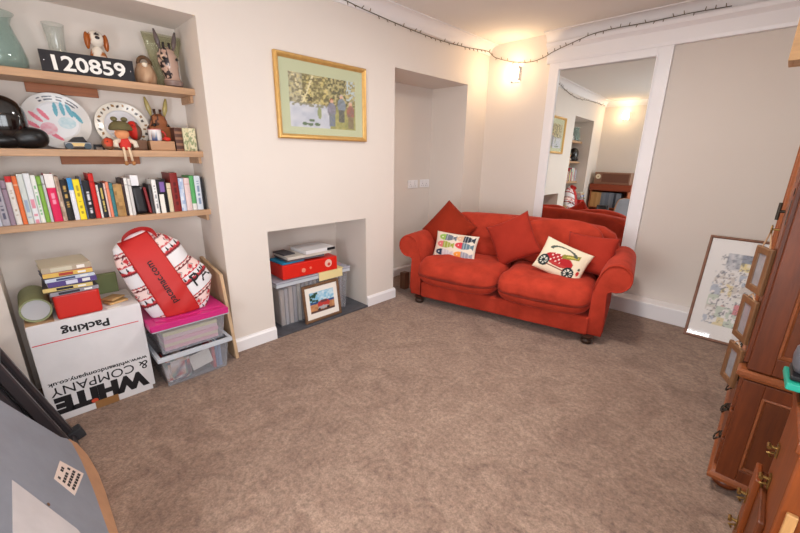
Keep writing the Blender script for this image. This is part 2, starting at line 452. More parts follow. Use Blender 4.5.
M_bulb = mat('tiny_bulb', (118, 104, 82), rough=.3)
t = thing('fairy_lights', (.02, 2.0, 2.665), 'string of tiny unlit fairy lights draped along the coving and mirror head', 'fairy lights')
rs = resample(pts, .03)
MB().tube(rs, .0034, 6).build('wire', M_wire, t, smooth='all')
bulbs = rs[1:-1:2]
if len(bulbs) > 100: bulbs = [bulbs[int(k * len(bulbs) / 100)] for k in range(100)]
for p in bulbs:
    d = Vector((rnd.uniform(.2, .9), rnd.uniform(-.3, .3), rnd.choice((-1, 1, -1, .6)))).normalized() if p.x < .04 else Vector((rnd.uniform(-.3, .3), -rnd.uniform(.2, .7), rnd.choice((-1, 1, .8)))).normalized()
    MB().cyl(p, p + d * .028, .0045, .003, 6).build('bulb', M_bulb, t)

# ------------------------------------------------------------------ wooden shelves in the alcove
SH = [(1.866, 1.906, -.17), (1.466, 1.505, -.165), (1.062, 1.100, -.16)]
labs = ['top wooden shelf in the alcove, carrying the number plaque', 'middle wooden shelf in the alcove, carrying plates and figurines', 'lowest wooden shelf in the alcove, carrying the row of books']
for (z0, z1, xf), lab in zip(SH, labs):
    t = thing('alcove_shelf', (-.29, .43, z0), lab, 'shelf', 'alcove shelves')
    MB().box((AL[3], AL[0], z0), (xf, .9985, z1)).build('board', M_pine, t, bevel=.003)
    y0, y1 = (.17, .50) if z0 > 1.8 else (.25, .66)
    if z0 > 1.3: MB().box((AL[3], y0, z0 - .05), (AL[3] + .022, y1, z0)).build('back_batten', M_pine_d, t, bevel=.002)
    MB().box((AL[3], AL[1] - .02, z0 - .045), (xf - .05, AL[1] - .0005, z0)).build('side_batten', M_pine, t, bevel=.002)

# ------------------------------------------------------------------ painter utilities
def blob(x, y, cx, cy, rx, ry): return ((x - cx) / rx) ** 2 + ((y - cy) / ry) ** 2 < 1
def hsh(i, j=0): 
    v = math.sin(i * 12.9898 + j * 78.233) * 43758.5453
    return v - math.floor(v)
def vnoise(x, y):
    xi, yi = math.floor(x), math.floor(y); fx, fy = x - xi, y - yi
    fx = fx * fx * (3 - 2 * fx); fy = fy * fy * (3 - 2 * fy)
    a = hsh(xi, yi); b_ = hsh(xi + 1, yi); c = hsh(xi, yi + 1); d = hsh(xi + 1, yi + 1)
    return a + (b_ - a) * fx + (c - a) * fy + (a - b_ - c + d) * fx * fy
def mixc(a, b_, t): return tuple(a[i] + (b_[i] - a[i]) * t for i in range(3))

# ------------------------------------------------------------------ painting on the chimney breast
t = thing('framed_painting', (0, 1.9165, 1.608), 'gilt framed watercolour of a pond and figures hanging on the chimney breast', 'painting')
y0, y1, z0, z1 = 1.488, 2.345, 1.609, 2.205
M_gilt = mat('gilt', (206, 164, 98), rough=.38, metal=.45, var=.1, vscale=25)
b = MB(); fw = .036
prof = [(0, 0), (0, .026), (.010, .034), (.022, .030), (.028, .02), (fw, .014), (fw, 0)]
def framebars(b, c, prof, m):
    """mitred frame; c: (a0,a1,b0,b1) outer bounds; m(a,b,d) maps to space"""
    a0, a1, b0, b1 = c; n = len(prof)
    rows = [[b.v(m(aa + sa * p, bb + sb * p, d)) for p, d in prof] for aa, bb, sa, sb in ((a0, b0, 1, 1), (a1, b0, -1, 1), (a1, b1, -1, -1), (a0, b1, 1, -1))]
    for k in range(4):
        A, B = rows[k], rows[(k + 1) % 4]
        for i in range(n): b.f([A[i], A[(i + 1) % n], B[(i + 1) % n], B[i]])
    return b
framebars(b, (y0, y1, z0, z1), prof, lambda a, c, d: (.001 + d, a, c)).build('frame', M_gilt, t, bevel=.0015)
M_mount = mat('pale_green_mount', (196, 202, 166), rough=.8)
MB().box((.001, y0 + .03, z0 + .03), (.009, y1 - .03, z1 - .03)).build('mount', M_mount, t)
def art1(s, v):
    n = vnoise(s * 16, v * 12); n2 = vnoise(s * 40 + 9, v * 34)
    if v > .46:
        c = mixc((196, 184, 128), (122, 116, 66), n)
        if s < .18: c = mixc(c, (206, 202, 196), .6 * n2 + .2)
        if abs(s - .5 - .03 * math.sin(v * 20)) < .025 or abs(s - .3 + .1 * (v - .5) ) < .018: c = mixc((214, 196, 120), c, .2)
        if abs((s - .18) + .35 * (v - .6)) < .02 or abs((s - .25) - .3 * (v - .7)) < .015: c = (226, 216, 172)
        if .18 < s < .32 and .5 < v < .66 and n2 > .55: c = (92, 84, 58)
        if s > .55 and n2 > .6: c = (98, 104, 62)
        if n2 > .58: c = mixc(c, (84, 76, 44), .55)
        if n2 < .3: c = mixc(c, (220, 206, 150), .6)
        if v > .6 and .85 < s and n2 > .5: c = (190, 204, 206)
    else:
        c = mixc((212, 214, 220), (184, 190, 204), n)
        if s > .58: c = mixc((140, 146, 84), (186, 176, 108), n2)
        if v > .4 and n2 > .5: c = mixc(c, (120, 116, 80), .7)
        for q, w in ((.2, .05), (.28, .04), (.38, .05), (.3, .12)):
            if blob(s, v, q, w + .02, .04, .03): c = (92, 118, 84)
        if blob(s, v, .42, .3, .03, .12): c = (150, 160, 112)
    for cx, top, bc, lc in ((.61, .50, (156, 150, 168), (112, 124, 156)), (.77, .60, (142, 154, 166), (78, 80, 84)), (.92, .48, (178, 112, 92), (132, 112, 84))):
        if blob(s, v, cx, top + .06, .032, .05): c = (168, 96, 62) if cx < .7 else (206, 190, 176)
        if blob(s, v, cx, top + .045, .025, .04): c = (222, 178, 146)
        if blob(s, v, cx, top - .12, .068, .15): c = mixc(bc, (90, 96, 100), .5 * n2)
        if abs(s - cx) < .048 and top - .45 < v < top - .2: c = mixc(lc, (150, 150, 110), .6 * n2)
    return c
MB().grid(lambda s, v: (.0095, 1.60 + s * .63, 1.70 + v * .385), 84, 64, art1).build('watercolour_sheet', M_paint, t)
MB().box((.0125, y0 + .034, z0 + .034), (.0135, y1 - .034, z1 - .034)).build('glazing', M_pane, t)

# ------------------------------------------------------------------ sofa
SA = math.radians(11.857); SO = (1.1055, 2.948, 0)
sofa = thing('sofa', SO, 'red corduroy two seater sofa with scroll arms in front of the mirror', 'sofa', rot=(0, 0, SA))
M_sofa = mat('red_corduroy', (170, 57, 40), rough=.85, spec=.1, var=.24, vscale=6, bump=.16, bscale=140, sheen=.35)
M_sofa_arm = M_sofa
M_foot = wood('dark_turned_foot', (58, 40, 32), 'z')
def arm_profile(sg):
    pts = [(.785, .07), (.785, .30), (.790, .47), (.812, .575)]
    cx, cz, r = .940, .594, .113
    for i in range(15):
        a = R(165 - i * 19); pts.append((cx + r * math.cos(a), cz + r * math.sin(a)))
    pts += [(.892, .462), (.900, .30), (.908, .12), (.900, .07)]
    return [(sg * (a + (.035 if sg < 0 else 0)), c) for a, c in pts]
for sg in (-1, 1):
    b = MB(); poly = arm_profile(sg); n = len(poly)
    rows = []
    for v_, sc, dz in ((.055, .955, 0), (.063, .99, 0), (.075, 1, 0), (.3, 1, 0), (.6, 1, .0), (.86, .98, 0)):
        row = []
        for (a, c) in poly:
            ca, cc = sg * .83, .4
            row.append(b.v((ca + (a - ca) * sc, v_, cc + (c - cc) * sc + dz)))
        rows.append(row)
    for A, B in zip(rows, rows[1:]):
        for i in range(n): b.f([A[i], A[(i + 1) % n], B[(i + 1) % n], B[i]])
    b.f(rows[0]); b.f(rows[-1][::-1])
    arm = b.build('arm', M_sofa_arm, sofa, smooth=True, w=False, angle=50)
    # piping round the scroll front
    b = MB(); b.tube([(sg * .83 + (a - sg * .83) * .97, .053, .4 + (c - .4) * .97) for a, c in poly[2:-1]], .006, 6)
    b.build('piping', M_sofa, arm, smooth='all', w=False)
MB().box((-.80, .03, .07), (.80, .85, .235)).build('seat_base', M_sofa, sofa, bevel=.02, bseg=3, w=False)
# back frame with shoulders that drop to the arms
bp = [(-.90, .08), (.90, .08), (.905, .60), (.89, .72), (.845, .81), (.74, .868), (.55, .888), (0, .90), (-.55, .888), (-.74, .868), (-.845, .81), (-.89, .72), (-.905, .60)]
MB().prism(bp, lambda a, c, d: (a, d - (0 if c < .3 else (.9 - c) * .02), c), .74, .915).build('back', M_sofa, sofa, bevel=.045, bseg=4, smooth=True, w=False, angle=60)
def puffy(b, c, r, e, sagfn=None, seg=56, rings=34, ez=.62):
    rx, ry, rz = r; sp = lambda x: math.copysign(abs(x) ** e, x)
    rows = []
    for j in range(1, rings):
        ph = -math.pi / 2 + math.pi * j / rings; row = []
        for i in range(seg):
            th = 2 * math.pi * i / seg
            p = Vector((rx * sp(math.cos(ph)) * sp(math.cos(th)), ry * sp(math.cos(ph)) * sp(math.sin(th)), rz * (math.copysign(abs(math.sin(ph)) ** ez, math.sin(ph)))))
            if sagfn: p = sagfn(p)
            row.append(b.v(p + Vector(c)))
        rows.append(row)
    for A, B in zip(rows, rows[1:]):
        for i in range(seg): b.f([A[i], A[(i + 1) % seg], B[(i + 1) % seg], B[i]])
    lo = Vector((0, 0, -rz)); hi = Vector((0, 0, rz))
    if sagfn: lo = sagfn(lo); hi = sagfn(hi)
    q0 = b.v(lo + Vector(c)); q1 = b.v(hi + Vector(c))
    for i in range(seg): b.f([q0, rows[0][(i + 1) % seg], rows[0][i]]); b.f([q1, rows[-1][i], rows[-1][(i + 1) % seg]])
    return b
for sg in (-1, 1):
    def sag(p, sg=sg):
        wr = .006 * math.sin(p.x * 23 + p.y * 9 + sg) + .008 * math.sin(p.y * 17 - p.x * 11)
        front = max(0, -p.y - .1) / .25
        z = p.z + (wr if p.z > 0 else 0)
        if p.z < 0: z -= .012 * front * (1 - (p.x / .39) ** 2) - .03
        else: z -= .035 * max(0, front - .3) 
        return Vector((p.x, p.y - .018 * max(0, 1 - (p.x / .39) ** 2) * front, z))
    puffy(MB(), ((sg * .396 if sg > 0 else -.420), .288, .350), ((.400 if sg > 0 else .424), .352, .152), .36, sag).build('seat_cushion', M_sofa, sofa, smooth='all', w=False)
    def sagb(p, sg=sg):
        wr = .010 * math.sin(p.x * 15 + p.z * 12 + sg * 2) + .006 * math.sin(p.z * 31 + p.x * 7)
        return Vector((p.x, p.y * (1 - .25 * p.z / .22) + (wr if p.y < 0 else 0) + .12 * p.z, p.z + .012 * math.sin(p.x * 9 + sg) * (p.z > 0)))
    puffy(MB(), (sg * .385, .66, .69), (.385, .10, .225), .5, sagb).build('back_cushion', M_sofa, sofa, smooth='all', w=False)
for u, v_ in ((-.82, .05), (.80, .05), (-.80, .83), (.80, .83)):
    MB().lathe([(.024, 0), (.032, .012), (.034, .03), (.026, .045), (.034, .058), (.04, .072)], (u, v_, 0), 18, squash=(1.35, 1.35)).build('foot', M_foot, sofa, smooth=True, w=False)

def on_sofa(u, v_, z):
    return (SO[0] + u * math.cos(SA) - v_ * math.sin(SA), SO[1] + u * math.sin(SA) + v_ * math.cos(SA), z)
def cushion(name, u, v_, z, W, H, T, lean, roll, yaw, m, label, front=None, n=26, side=(230, 222, 205), pinch=.09):
    b = MB(); b.pillow(W, H, T, n=n, front=front, side=side, pinch=pinch)
    M = Matrix.Rotation(SA + yaw, 4, 'Z') @ Matrix.Rotation(lean, 4, 'X') @ Matrix.Rotation(roll, 4, 'Y')
    b.xf(M); o = b.build(name, m, smooth='all', w=False, loc=on_sofa(u, v_, z))
    return tag(o, label, 'cushion', 'scatter cushions on the sofa')
M_rust = mat('rust_corduroy', (140, 44, 26), rough=.9, spec=.1, var=.12, vscale=5, bump=.3, bscale=90, stretch=(1, 1, .12), sheen=.3)
M_redc = mat('red_velvet', (156, 48, 35), rough=.85, spec=.1, var=.12, vscale=5, bump=.1, bscale=120, sheen=.35)
cushion('rust_cushion', -.73, .50, .735, .45, .44, .20, -.30, .66, .12, M_rust, 'dark rust corduroy cushion standing on its corner at the left end of the sofa', pinch=.03)
cushion('red_cushion', 0.0, .44, .715, .44, .44, .15, -.28, -.50, 0, M_redc, 'plain red square cushion tilted on its corner in the middle of the sofa')
cushion('red_side_cushion', .68, .47, .665, .44, .36, .15, -.36, .0, -.22, M_redc, 'plain red cushion wedged in the right corner behind the vintage car cushion')
def fishfront(s, v):
    c = (228, 216, 200)
    FISH = [(.30, .80, (150, 186, 92), (110, 116, 128), 1), (.72, .82, (216, 178, 150), (44, 52, 66), 1), (.27, .52, (222, 120, 120), (160, 170, 70), 1), (.72, .56, (214, 66, 76), (96, 124, 138), 1),
            (.27, .22, (44, 62, 88), (204, 196, 200), 1), (.72, .22, (240, 158, 70), (150, 152, 166), 1)]
    for cx, cy, c1, c2, d in FISH:
        dx = (s - cx) / .19; dy = (v - cy) / .125
        if dx * dx + dy * dy < 1: c = c1 if dx < -.15 else c2
        if .85 < dx < 1.25 and abs(dy) < (dx - .75) * 1.8: c = c2
        if -.62 < dx < -.5 and abs(dy) < .16: c = (240, 240, 236)
        if dx * dx + dy * dy < 1 and (math.sin(dx * 18) > .75 and dx > 0): c = mixc(c, (230, 226, 224), .6)
    return c
cushion('fish_cushion', -.565, .33, .585, .48, .28, .11, -.32, .02, 0, M_paintcloth, 'cream oblong cushion printed with six coloured fish', fishfront, n=64, side=(226, 214, 196), pinch=.06)
def carfront(s, v):
    c = (226, 212, 186)
    if blob(s, v, .45, .45, .30, .18) : c = (170, 34, 40)
    if .25 < s < .50 and .30 < v < .66 and math.sin(s * 60) * math.sin(v * 44) > .5: c = (232, 214, 206)
    if .20 < s < .72 and .30 < v < .37: c = (182, 60, 56)
    if .48 < s < .80 and abs(v - (.60 + (s - .48) * .42)) < .065: c = (134, 128, 52)
    if .55 < s < .78 and abs(v - (.60 + (s - .48) * .42)) < .02: c = (196, 184, 92)
    if abs(math.hypot((s - .46) / .26, (v - .70) / .15) - 1) < .14 and v > .70: c = (74, 84, 76)
    for cx, cy in ((.16, .30), (.72, .22)):
        d = math.hypot((s - cx) / .12, (v - cy) / .175)
        if d < 1: c = (32, 44, 46)
        if .3 < d < .68 and math.sin(math.atan2(v - cy, s - cx) * 8) > 0: c = (222, 220, 206)
    if blob(s, v, .90, .33, .03, .07): c = (190, 40, 40)
    if blob(s, v, .89, .45, .025, .04): c = (70, 84, 70)
    if .24 < s < .62 and abs(v - .22) < .015: c = (120, 60, 56)
    return c
cushion('car_cushion',   .495, .27, .615, .42, .31, .12, -.42, .34, .10, M_paintcloth, 'cream oblong cushion printed with a red vintage car', carfront, n=64, side=(222, 206, 178), pinch=.06)

# small dark box behind the left arm
t = MB().box((-.15, 2.98, 0), (-.075, 3.06, .20)).build('wooden_box', wood('dark_box_wood', (98, 62, 44), 'z'), bevel=.006)
tag(t, 'small dark wooden box on the carpet beside the left arm of the sofa', 'box')

# ------------------------------------------------------------------ cardboard moving box
BX = (-.27, .098); BY = (-.09, .425); BZ = .60
t = thing('moving_box', (-.09, .17, 0), 'white cardboard packing box standing upside down, with large black lettering', 'box')
M_card = mat('white_card', (222, 220, 222), rough=.7, var=.03, vscale=12)
M_kraft = mat('kraft_card', (178, 144, 110), rough=.8, var=.08, vscale=15)
M_ink = mat('black_ink', (24, 22, 26), rough=.6)
M_redink = mat('red_ink', (206, 52, 62), rough=.6)
MB().box((BX[0], BY[0], 0), (BX[1], BY[1], BZ - .004)).build('carton', M_card, t, bevel=.004)
b = MB(); b.box((BX[0] + .004, BY[0] + .004, BZ - .004), (-.095, BY[1] - .004, BZ)); b.box((-.085, BY[0] + .004, BZ - .004), (BX[1] - .002, BY[1] - .004, BZ))
b.build('flap', M_card, t, bevel=.001)
b = MB(); b.box((BX[0] + .02, BY[0] + .003, BZ - .0005), (BX[1] - .01, BY[0] + .12, BZ + .0006)); b.build('kraft_tape', M_kraft, t)
xf = BX[1] + .0006
def boxtext(txt, yc, zc, w, h, bold=0, tilt=0):
    b = text_mb(txt, w, h, .0006, bold); b.xf(frame_matrix((xf, yc, zc), (0, -math.cos(tilt), -math.sin(tilt)), (0, math.sin(tilt), -math.cos(tilt))))
    return b.build('lettering', M_ink, t)
boxtext('Packing', .152, .537, .215, .062, .028)
MB().box((xf - .0005, -.083, .484), (xf + .0004, .400, .489)).build('red_line', M_redink, t)
boxtext('www.whiteandcompany.co.uk', .170, .240, .475, .032, .022)
boxtext('& COMPANY', .170, .188, .47, .056, 0)
boxtext('WHITE', .168, .098, .455, .108, .075)
MB().box((xf - .0005, .11, .0), (xf + .0012, .225, .05)).build('brown_tape', mat('brown_tape', (150, 108, 66), rough=.4), t)
MB().sph((xf, .112, .058), (.0012, .020, .016), 14, 8).build('red_sticker', mat('red_sticker', (206, 78, 50), rough=.5), t)
MB().box((BX[1] - .004, BY[1] - .016, .0), (BX[1] + .003, BY[1] + .003, .03)).build('scuffed_corner', mat('scuff', (110, 96, 88), rough=.8), t)

# things on the box
b = MB(); p0 = Vector((.045, -.030, .667)); p1 = Vector((-.255, -.028, .667)); dd = (p1 - p0).normalized(); aa = dd.orthogonal().normalized(); bb = dd.cross(aa)
seg = 36; ring = lambda p, r: [b.v(p + (aa * math.cos(2 * math.pi * i / seg) + bb * math.sin(2 * math.pi * i / seg)) * r) for i in range(seg)]
rr = [ring(p0, .058), ring(p0, .066), ring(p1, .066), ring(p1, .058)]
for A, B in ((0, 1), (1, 2), (2, 3), (3, 0)):
    for i in range(seg): b.f([rr[A][i], rr[A][(i + 1) % seg], rr[B][(i + 1) % seg], rr[B][i]])
t = thing('card_tube', (-.1, 0, .6), 'green cardboard tube lying on the white box, open end forward', 'tube')
b.build('tube_wall', mat('green_tube', (142, 150, 110), rough=.6, var=.08), t, smooth=True)
MB().cyl(p0 + dd * .012, p0 + dd * .016, .058).build('end_cap', mat('grey_cap', (188, 188, 192), rough=.5), t, smooth=True)
o = MB().box((-.17, .046, .601), (.092, .246, .741)).build('red_file_box', mat('red_card', (200, 36, 26), rough=.45), bevel=.012, bseg=3)
tag(o, 'bright red box on the white packing box, under a stack of books', 'box')
zz = .742
stack = [(.022, (146, 142, 150), (52, 50, 60), 'grey-edged book at the bottom of the stack on the red box'), (.022, (210, 186, 120), (36, 36, 44), 'black and yellow book, second from the bottom of the stack on the red box'),
         (.030, (88, 70, 130), (210, 210, 226), 'purple and white book, third from the bottom of the stack on the red box'), (.020, (190, 200, 214), (60, 70, 110), 'pale blue book in the middle of the stack on the red box'),
         (.024, (214, 176, 92), (168, 64, 50), 'yellow and orange book, second from the top of the stack on the red box'), (.030, (172, 158, 138), (196, 190, 170), 'tan book with a grey picture cover, topmost of the stack on the red box')]
for k, (h, cs, cc, lab) in enumerate(stack):
    dx, dy = [(.01, 0), (.0, -.012), (-.012, .004), (-.005, -.006), (-.02, .0), (-.03, -.008)][k]
    rz = [.05, -.04, .03, .06, -.02, .05][k]
    t = thing('book', (-.035 + dx, .137 + dy, zz), lab, 'book', 'books stacked on the red box', rot=(0, 0, rz))
    MB().box((-.12, -.098, .002), (.123, .098, h - .002)).build('pages', M_paper, t, w=False)
    b = MB(); b.box((-.125, -.105, 0), (.125, .105, .002)); b.box((-.125, -.105, h - .002), (.125, .105, h)); b.build('cover', mat('bk_cover_%d%d%d' % cc, cc, rough=.4), t, w=False)
    b = MB(); b.color(cs).box((.1235, -.105, 0.0005), (.126, .105, h - .0005))
    b.color(cc).box((.1255, -.07 + .02 * k % .05, .004), (.1268, .02, h - .005)); b.color((230, 226, 220)).box((.1255, .04, .006), (.1267, .075, h - .007))
    b.build('spine', M_paint, t, w=False)
    zz += h + .0005
o = MB().box((-.262, .262, .601), (-.235, .38, .735), rot=(0, .12, 0)).build('green_album', mat('green_album', (124, 136, 92), rough=.6, var=.1), bevel=.003)
tag(o, 'small olive green album propped on the white box behind the book stack', 'album')
o = MB().box((-.06, .27, .602), (.02, .375, .616), rot=(0, 0, .35)).build('wooden_block', wood('tan_block', (188, 150, 100), 'y'), bevel=.003)
tag(o, 'flat tan wooden piece on the white box, the lower one nearest the bag', 'block')
o = MB().box((-.09, .27, .619), (.0, .36, .631), rot=(.02, -.04, .6)).build('wooden_block', MATS['tan_block'], bevel=.003)
tag(o, 'flat tan wooden piece lying across another on the white box', 'block')
o = MB().box((.03, .26, .601), (.085, .33, .604), rot=(0, 0, .2)).build('paper_slip', M_paper)
tag(o, 'folded white paper slip at the front edge of the white box', 'paper')

# ------------------------------------------------------------------ stacked clear storage tubs with pink lid
TX = (-.26, .185); TY = (.455, .895)
def tub(z0, z1, label, m=None, x=TX, y=TY, taper=.03, rim=.014):
    t = thing('storage_tub', ((x[0] + x[1]) / 2, (y[0] + y[1]) / 2, z0), label, 'storage tub', 'clear storage tubs')
    b = MB(); th = .003
    def ringz(z, k, ins):
        return [b.v((xx, yy, z)) for xx, yy in ((x[0] + ins, y[0] + ins), (x[1] - ins, y[0] + ins), (x[1] - ins, y[1] - ins), (x[0] + ins, y[1] - ins))]
    A = ringz(z0, 0, taper); B = ringz(z1, 1, 0.006); C = ringz(z1, 1, .006 + th); E = ringz(z0 + th, 0, taper + th)
    for P, Q in ((A, B), (B, C), (C, E)):
        for i in range(4): b.f([P[i], P[(i + 1) % 4], Q[(i + 1) % 4], Q[i]])
    b.f(A[::-1]); b.f(E)
    b.build('tub_wall', m or M_clear, t, bevel=.012, bseg=3)
    b = MB(); framebars(b, (x[0] - rim, x[1] + rim, y[0] - rim, y[1] + rim), [(0, z1 - .028), (0, z1), (rim + .009, z1), (rim + .009, z1 - .004), (.004, z1 - .006), (.004, z1 - .028)], lambda a, c, d: (a, c, d))
    b.build('rim', mat('tub_rim', (196, 202, 210), rough=.3), t, bevel=.002)
    return t
tub(.002, .235, 'lower clear plastic tub on the carpet beside the white box', taper=.03)
t = tub(.237, .445, 'upper clear plastic tub with a pink lid under the patterned bag', taper=.03)
M_pink = mat('pink_plastic', (200, 40, 120), rough=.35)
b = MB(); b.box((TX[0] - .018, TY[0] - .024, .4465), (TX[1] + .024, TY[1] + .008, .470)); b.box((TX[1] + .0145, TY[0] - .024, .428), (TX[1] + .024, TY[1] + .008, .447)); b.box((TX[0], TY[0] - .024, .428), (TX[1] + .024, TY[0] - .0145, .447)); b.box((TX[0] + .02, TY[0] + .02, .470), (TX[1] - .02, TY[1] - .02, .476))
b.build('lid', M_pink, t, bevel=.008, bseg=3)
# contents
def pile(x0, x1, y0, y1, z0, n, h, cols, name, labels, cat, group):
    z = z0
    for k in range(n):
        j = rnd.uniform(-.004, .004)
        b = MB().color(cols[k % len(cols)]).box((x0, y0 + abs(j), z), (x1 - abs(j) * 2, y1 - abs(j), z + h - .001), rot=(0, 0, j))
        tag(b.build(name, M_paint, bevel=.002), labels[k], cat, group); z += h
pile(-.2, .138, .505, .845, .244, 5, .026, [(232, 168, 180), (226, 204, 178), (236, 176, 190), (238, 206, 208), (238, 228, 180)], 'folder',
     ['pink folder at the bottom of the upper tub', 'buff folder second from the bottom in the upper tub', 'rose pink folder in the middle of the upper tub', 'pale pink folder second from the top in the upper tub', 'pale yellow folder on top in the upper tub'], 'folder', 'folders in the upper tub')
def clothcol(p):
    n = vnoise(p[1] * 70, p[2] * 70); k = hsh(int(p[1] * 60), int(p[2] * 60))
    return [(190, 60, 60), (226, 214, 210), (74, 84, 110), (206, 172, 150), (120, 150, 140)][int(k * 5)] if n > .3 else (96, 80, 92)
b = MB(); b.sph((.06, .565, .10), (.086, .076, .092), 120, 70, e=.28, colfn=clothcol)
tag(b.build('patterned_cloth', M_paintcloth, smooth='all'), 'bundle of red and grey flowered cloth in the lower tub', 'cloth')
b = MB().box((.128, .64, .055), (.131, .775, .165), rot=(.18, -.06, 0))
tag(b.build('paper_note', M_paper), 'white paper note leaning inside the front of the lower tub', 'paper')
for k, (y_, w_, c_, h_, lab) in enumerate(((.782, .02, (188, 46, 56), .19, 'red book upright in the lower tub'), (.806, .016, (106, 132, 176), .185, 'blue book upright beside the red one in the lower tub'), (.826, .018, (128, 150, 190), .18, 'pale blue book at the right end of the lower tub'))):
    t2 = thing('book', (.04, y_ + w_ / 2, .008), lab, 'book', 'books in the lower tub')
    MB().box((-.07, y_ + .002, .01), (.128, y_ + w_ - .002, .008 + h_ - .004)).build('pages', M_paper, t2)
    b = MB(); m_ = mat('tubbook%d' % k, c_, rough=.5); b.box((-.072, y_, .008), (.13, y_ + .002, .008 + h_)); b.box((-.072, y_ + w_ - .002, .008), (.13, y_ + w_, .008 + h_)); b.box((.128, y_, .008), (.131, y_ + w_, .008 + h_)); b.build('cover', m_, t2)
o = MB().box((-.06, .645, .008), (.11, .77, .10)).build('black_case', M_black, bevel=.006); tag(o, 'black case behind the white note in the lower tub', 'case')

# plank standing at the alcove side
b = MB(); b.hexa([(-.30, .952, 0), (.109, .952, 0), (-.30, .976, 0), (.109, .976, 0), (-.335, .930, .722), (.043, .930, .660), (-.335, .954, .722), (.043, .954, .660)])
tag(b.build('plank', wood('pale_plank', (196, 166, 132), 'z', rough=.6, contrast=.14), bevel=.003), 'pale wooden board standing on edge between the tubs and the alcove side', 'board')

# ------------------------------------------------------------------ knitted-pattern bag on the lid
BO = (.545 + .08, .70)   # centre (y,z)
out = [(.362, .921), (.40, .965), (.475, 1.0), (.54, 1.018), (.64, .985), (.727, .93), (.765, .83), (.85, .745), (.885, .665), (.84, .53), (.80, .45), (.72, .422), (.545, .415), (.48, .47), (.434, .575), (.392, .70), (.360, .82)]
def bag_x(y, z): return .085 - (z - .41) * .26     # leans back into the alcove
def rad(ang):
    """distance from centre to outline along a direction"""
    best = None; d = Vector((math.cos(ang), math.sin(ang)))
    n = len(out)
    for i in range(n):
        a = Vector(out[i]) - Vector(BO); c = Vector(out[(i + 1) % n]) - Vector(BO); e = c - a
        den = d.x * e.y - d.y * e.x
        if abs(den) < 1e-9: continue
        tt = (a.x * e.y - a.y * e.x) / den; ss = (a.x * d.y - a.y * d.x) / den
        if tt > 0 and -1e-6 <= ss <= 1 + 1e-6: best = tt if best is None else min(best, tt)
    return best or .3
def bulge(y, z):
    dy, dz = y - BO[0], z - BO[1]; r = math.hypot(dy, dz)
    if r < 1e-6: return 1
    k = min(1, r / rad(math.atan2(dz, dy)))
    return max(0, 1 - k ** 2.6) ** .6
BA = R(24)
def bagcol(y, z):
    p = (z - BO[1]) * math.cos(BA) - (y - BO[0]) * math.sin(BA) * 1.0; q = (y - BO[0]) * math.cos(BA) + (z - BO[1]) * math.sin(BA)
    W_, RD, DK, PK = (226, 224, 228), (196, 58, 64), (110, 34, 44), (238, 212, 208)
    per = .215; u = (p + .5) % per
    zig = .006 * (1 if math.sin(q * 190) > 0 else 0)
    if u < .012: return DK
    if u < .020 + zig: return RD
    if u < .052: return W_ if not (abs((u - .034)) < .013 and abs(((q * 28) % 1) - .5) < .22 - (u - .02) * 6) else (34, 34, 40)
    if u < .058 + zig: return RD
    if u < .108:
        m_ = abs(((q * 11) % 1) - .5) * .09; 
        return RD if (m_ + abs(u - .083)) < .017 else ((60, 40, 46) if abs(m_ + abs(u - .083) - .024) < .002 else PK)
    if u < .116 + zig: return DK
    if u < .128: return PK
    if u < .136: return DK if math.sin(q * 260) > 0 else RD
    return W_
t = thing('shopping_bag', (.0, .62, .476), 'stuffed red and white knit-patterned bag lying on the pink tub lid', 'bag')
b = MB(); nr, na = 70, 280
for sg in (1, -1):
    rows = []
    for j in range(nr + 1):
        k = (j / nr) ** .8; row = []
        for i in range(na):
            a = 2 * math.pi * i / na; rr_ = rad(a) * k
            y = BO[0] + rr_ * math.cos(a); z = BO[1] + rr_ * math.sin(a)
            x = bag_x(y, z) + sg * .10 * max(0, 1 - k ** 2.6) ** .6 + .004 * math.sin(a * 9) * (1 - k)
            row.append(b.v((x, y, max(z, .478)), bagcol(y, z)))
        rows.append(row)
    for A, B in zip(rows, rows[1:]):
        for i in range(na): b.f([A[i], A[(i + 1) % na], B[(i + 1) % na], B[i]])
bmesh.ops.remove_doubles(b.bm, verts=b.bm.verts, dist=1e-4)
b.build('bag_body', M_paintcloth, t, smooth='all')
M_redband = mat('red_webbing', (188, 40, 38), rough=.55, var=.05)
P0, P1 = Vector((.475, .985)), Vector((.655, .455))     # centre line of the band, top to bottom
dv = (P1 - P0); wv = Vector((-dv.y, dv.x)).normalized()
def band(s, v):
    c = P0 + dv * v; wd = .088 + .012 * v
    q = c + wv * (s * 2 - 1) * wd
    return q
b = MB()
b.grid(lambda s, v: (bag_x(*band(s, v)) + .10 * bulge(*band(s, v)) + .007 + .003 * math.sin(v * 26 + s * 5) * (v > .6), band(s, v).x, max(.479, band(s, v).y)), 16, 48)
bo = b.build('handle_band', M_redband, t, smooth='all')
sm = bo.modifiers.new('thick', 'SOLIDIFY'); sm.thickness = .005; sm.offset = 0
b = MB()
lp = [(bag_x(.41, .93) + .07, .402, .945), (.0, .42, .985), (-.045, .475, 1.012), (-.05, .535, 1.022), (-.02, .58, 1.01), (bag_x(.6, .93) + .055, .60, .965)]
rs_ = resample(lp, .012)
b.grid(lambda s_, v_: (lambda p: (p.x - .045 + .05 * s_, p.y, p.z - .028 + .05 * s_))(rs_[min(len(rs_) - 1, int(v_ * (len(rs_) - 1)))]), 4, len(rs_) - 1)
b.build('carry_loop', M_redband, t, smooth='all')
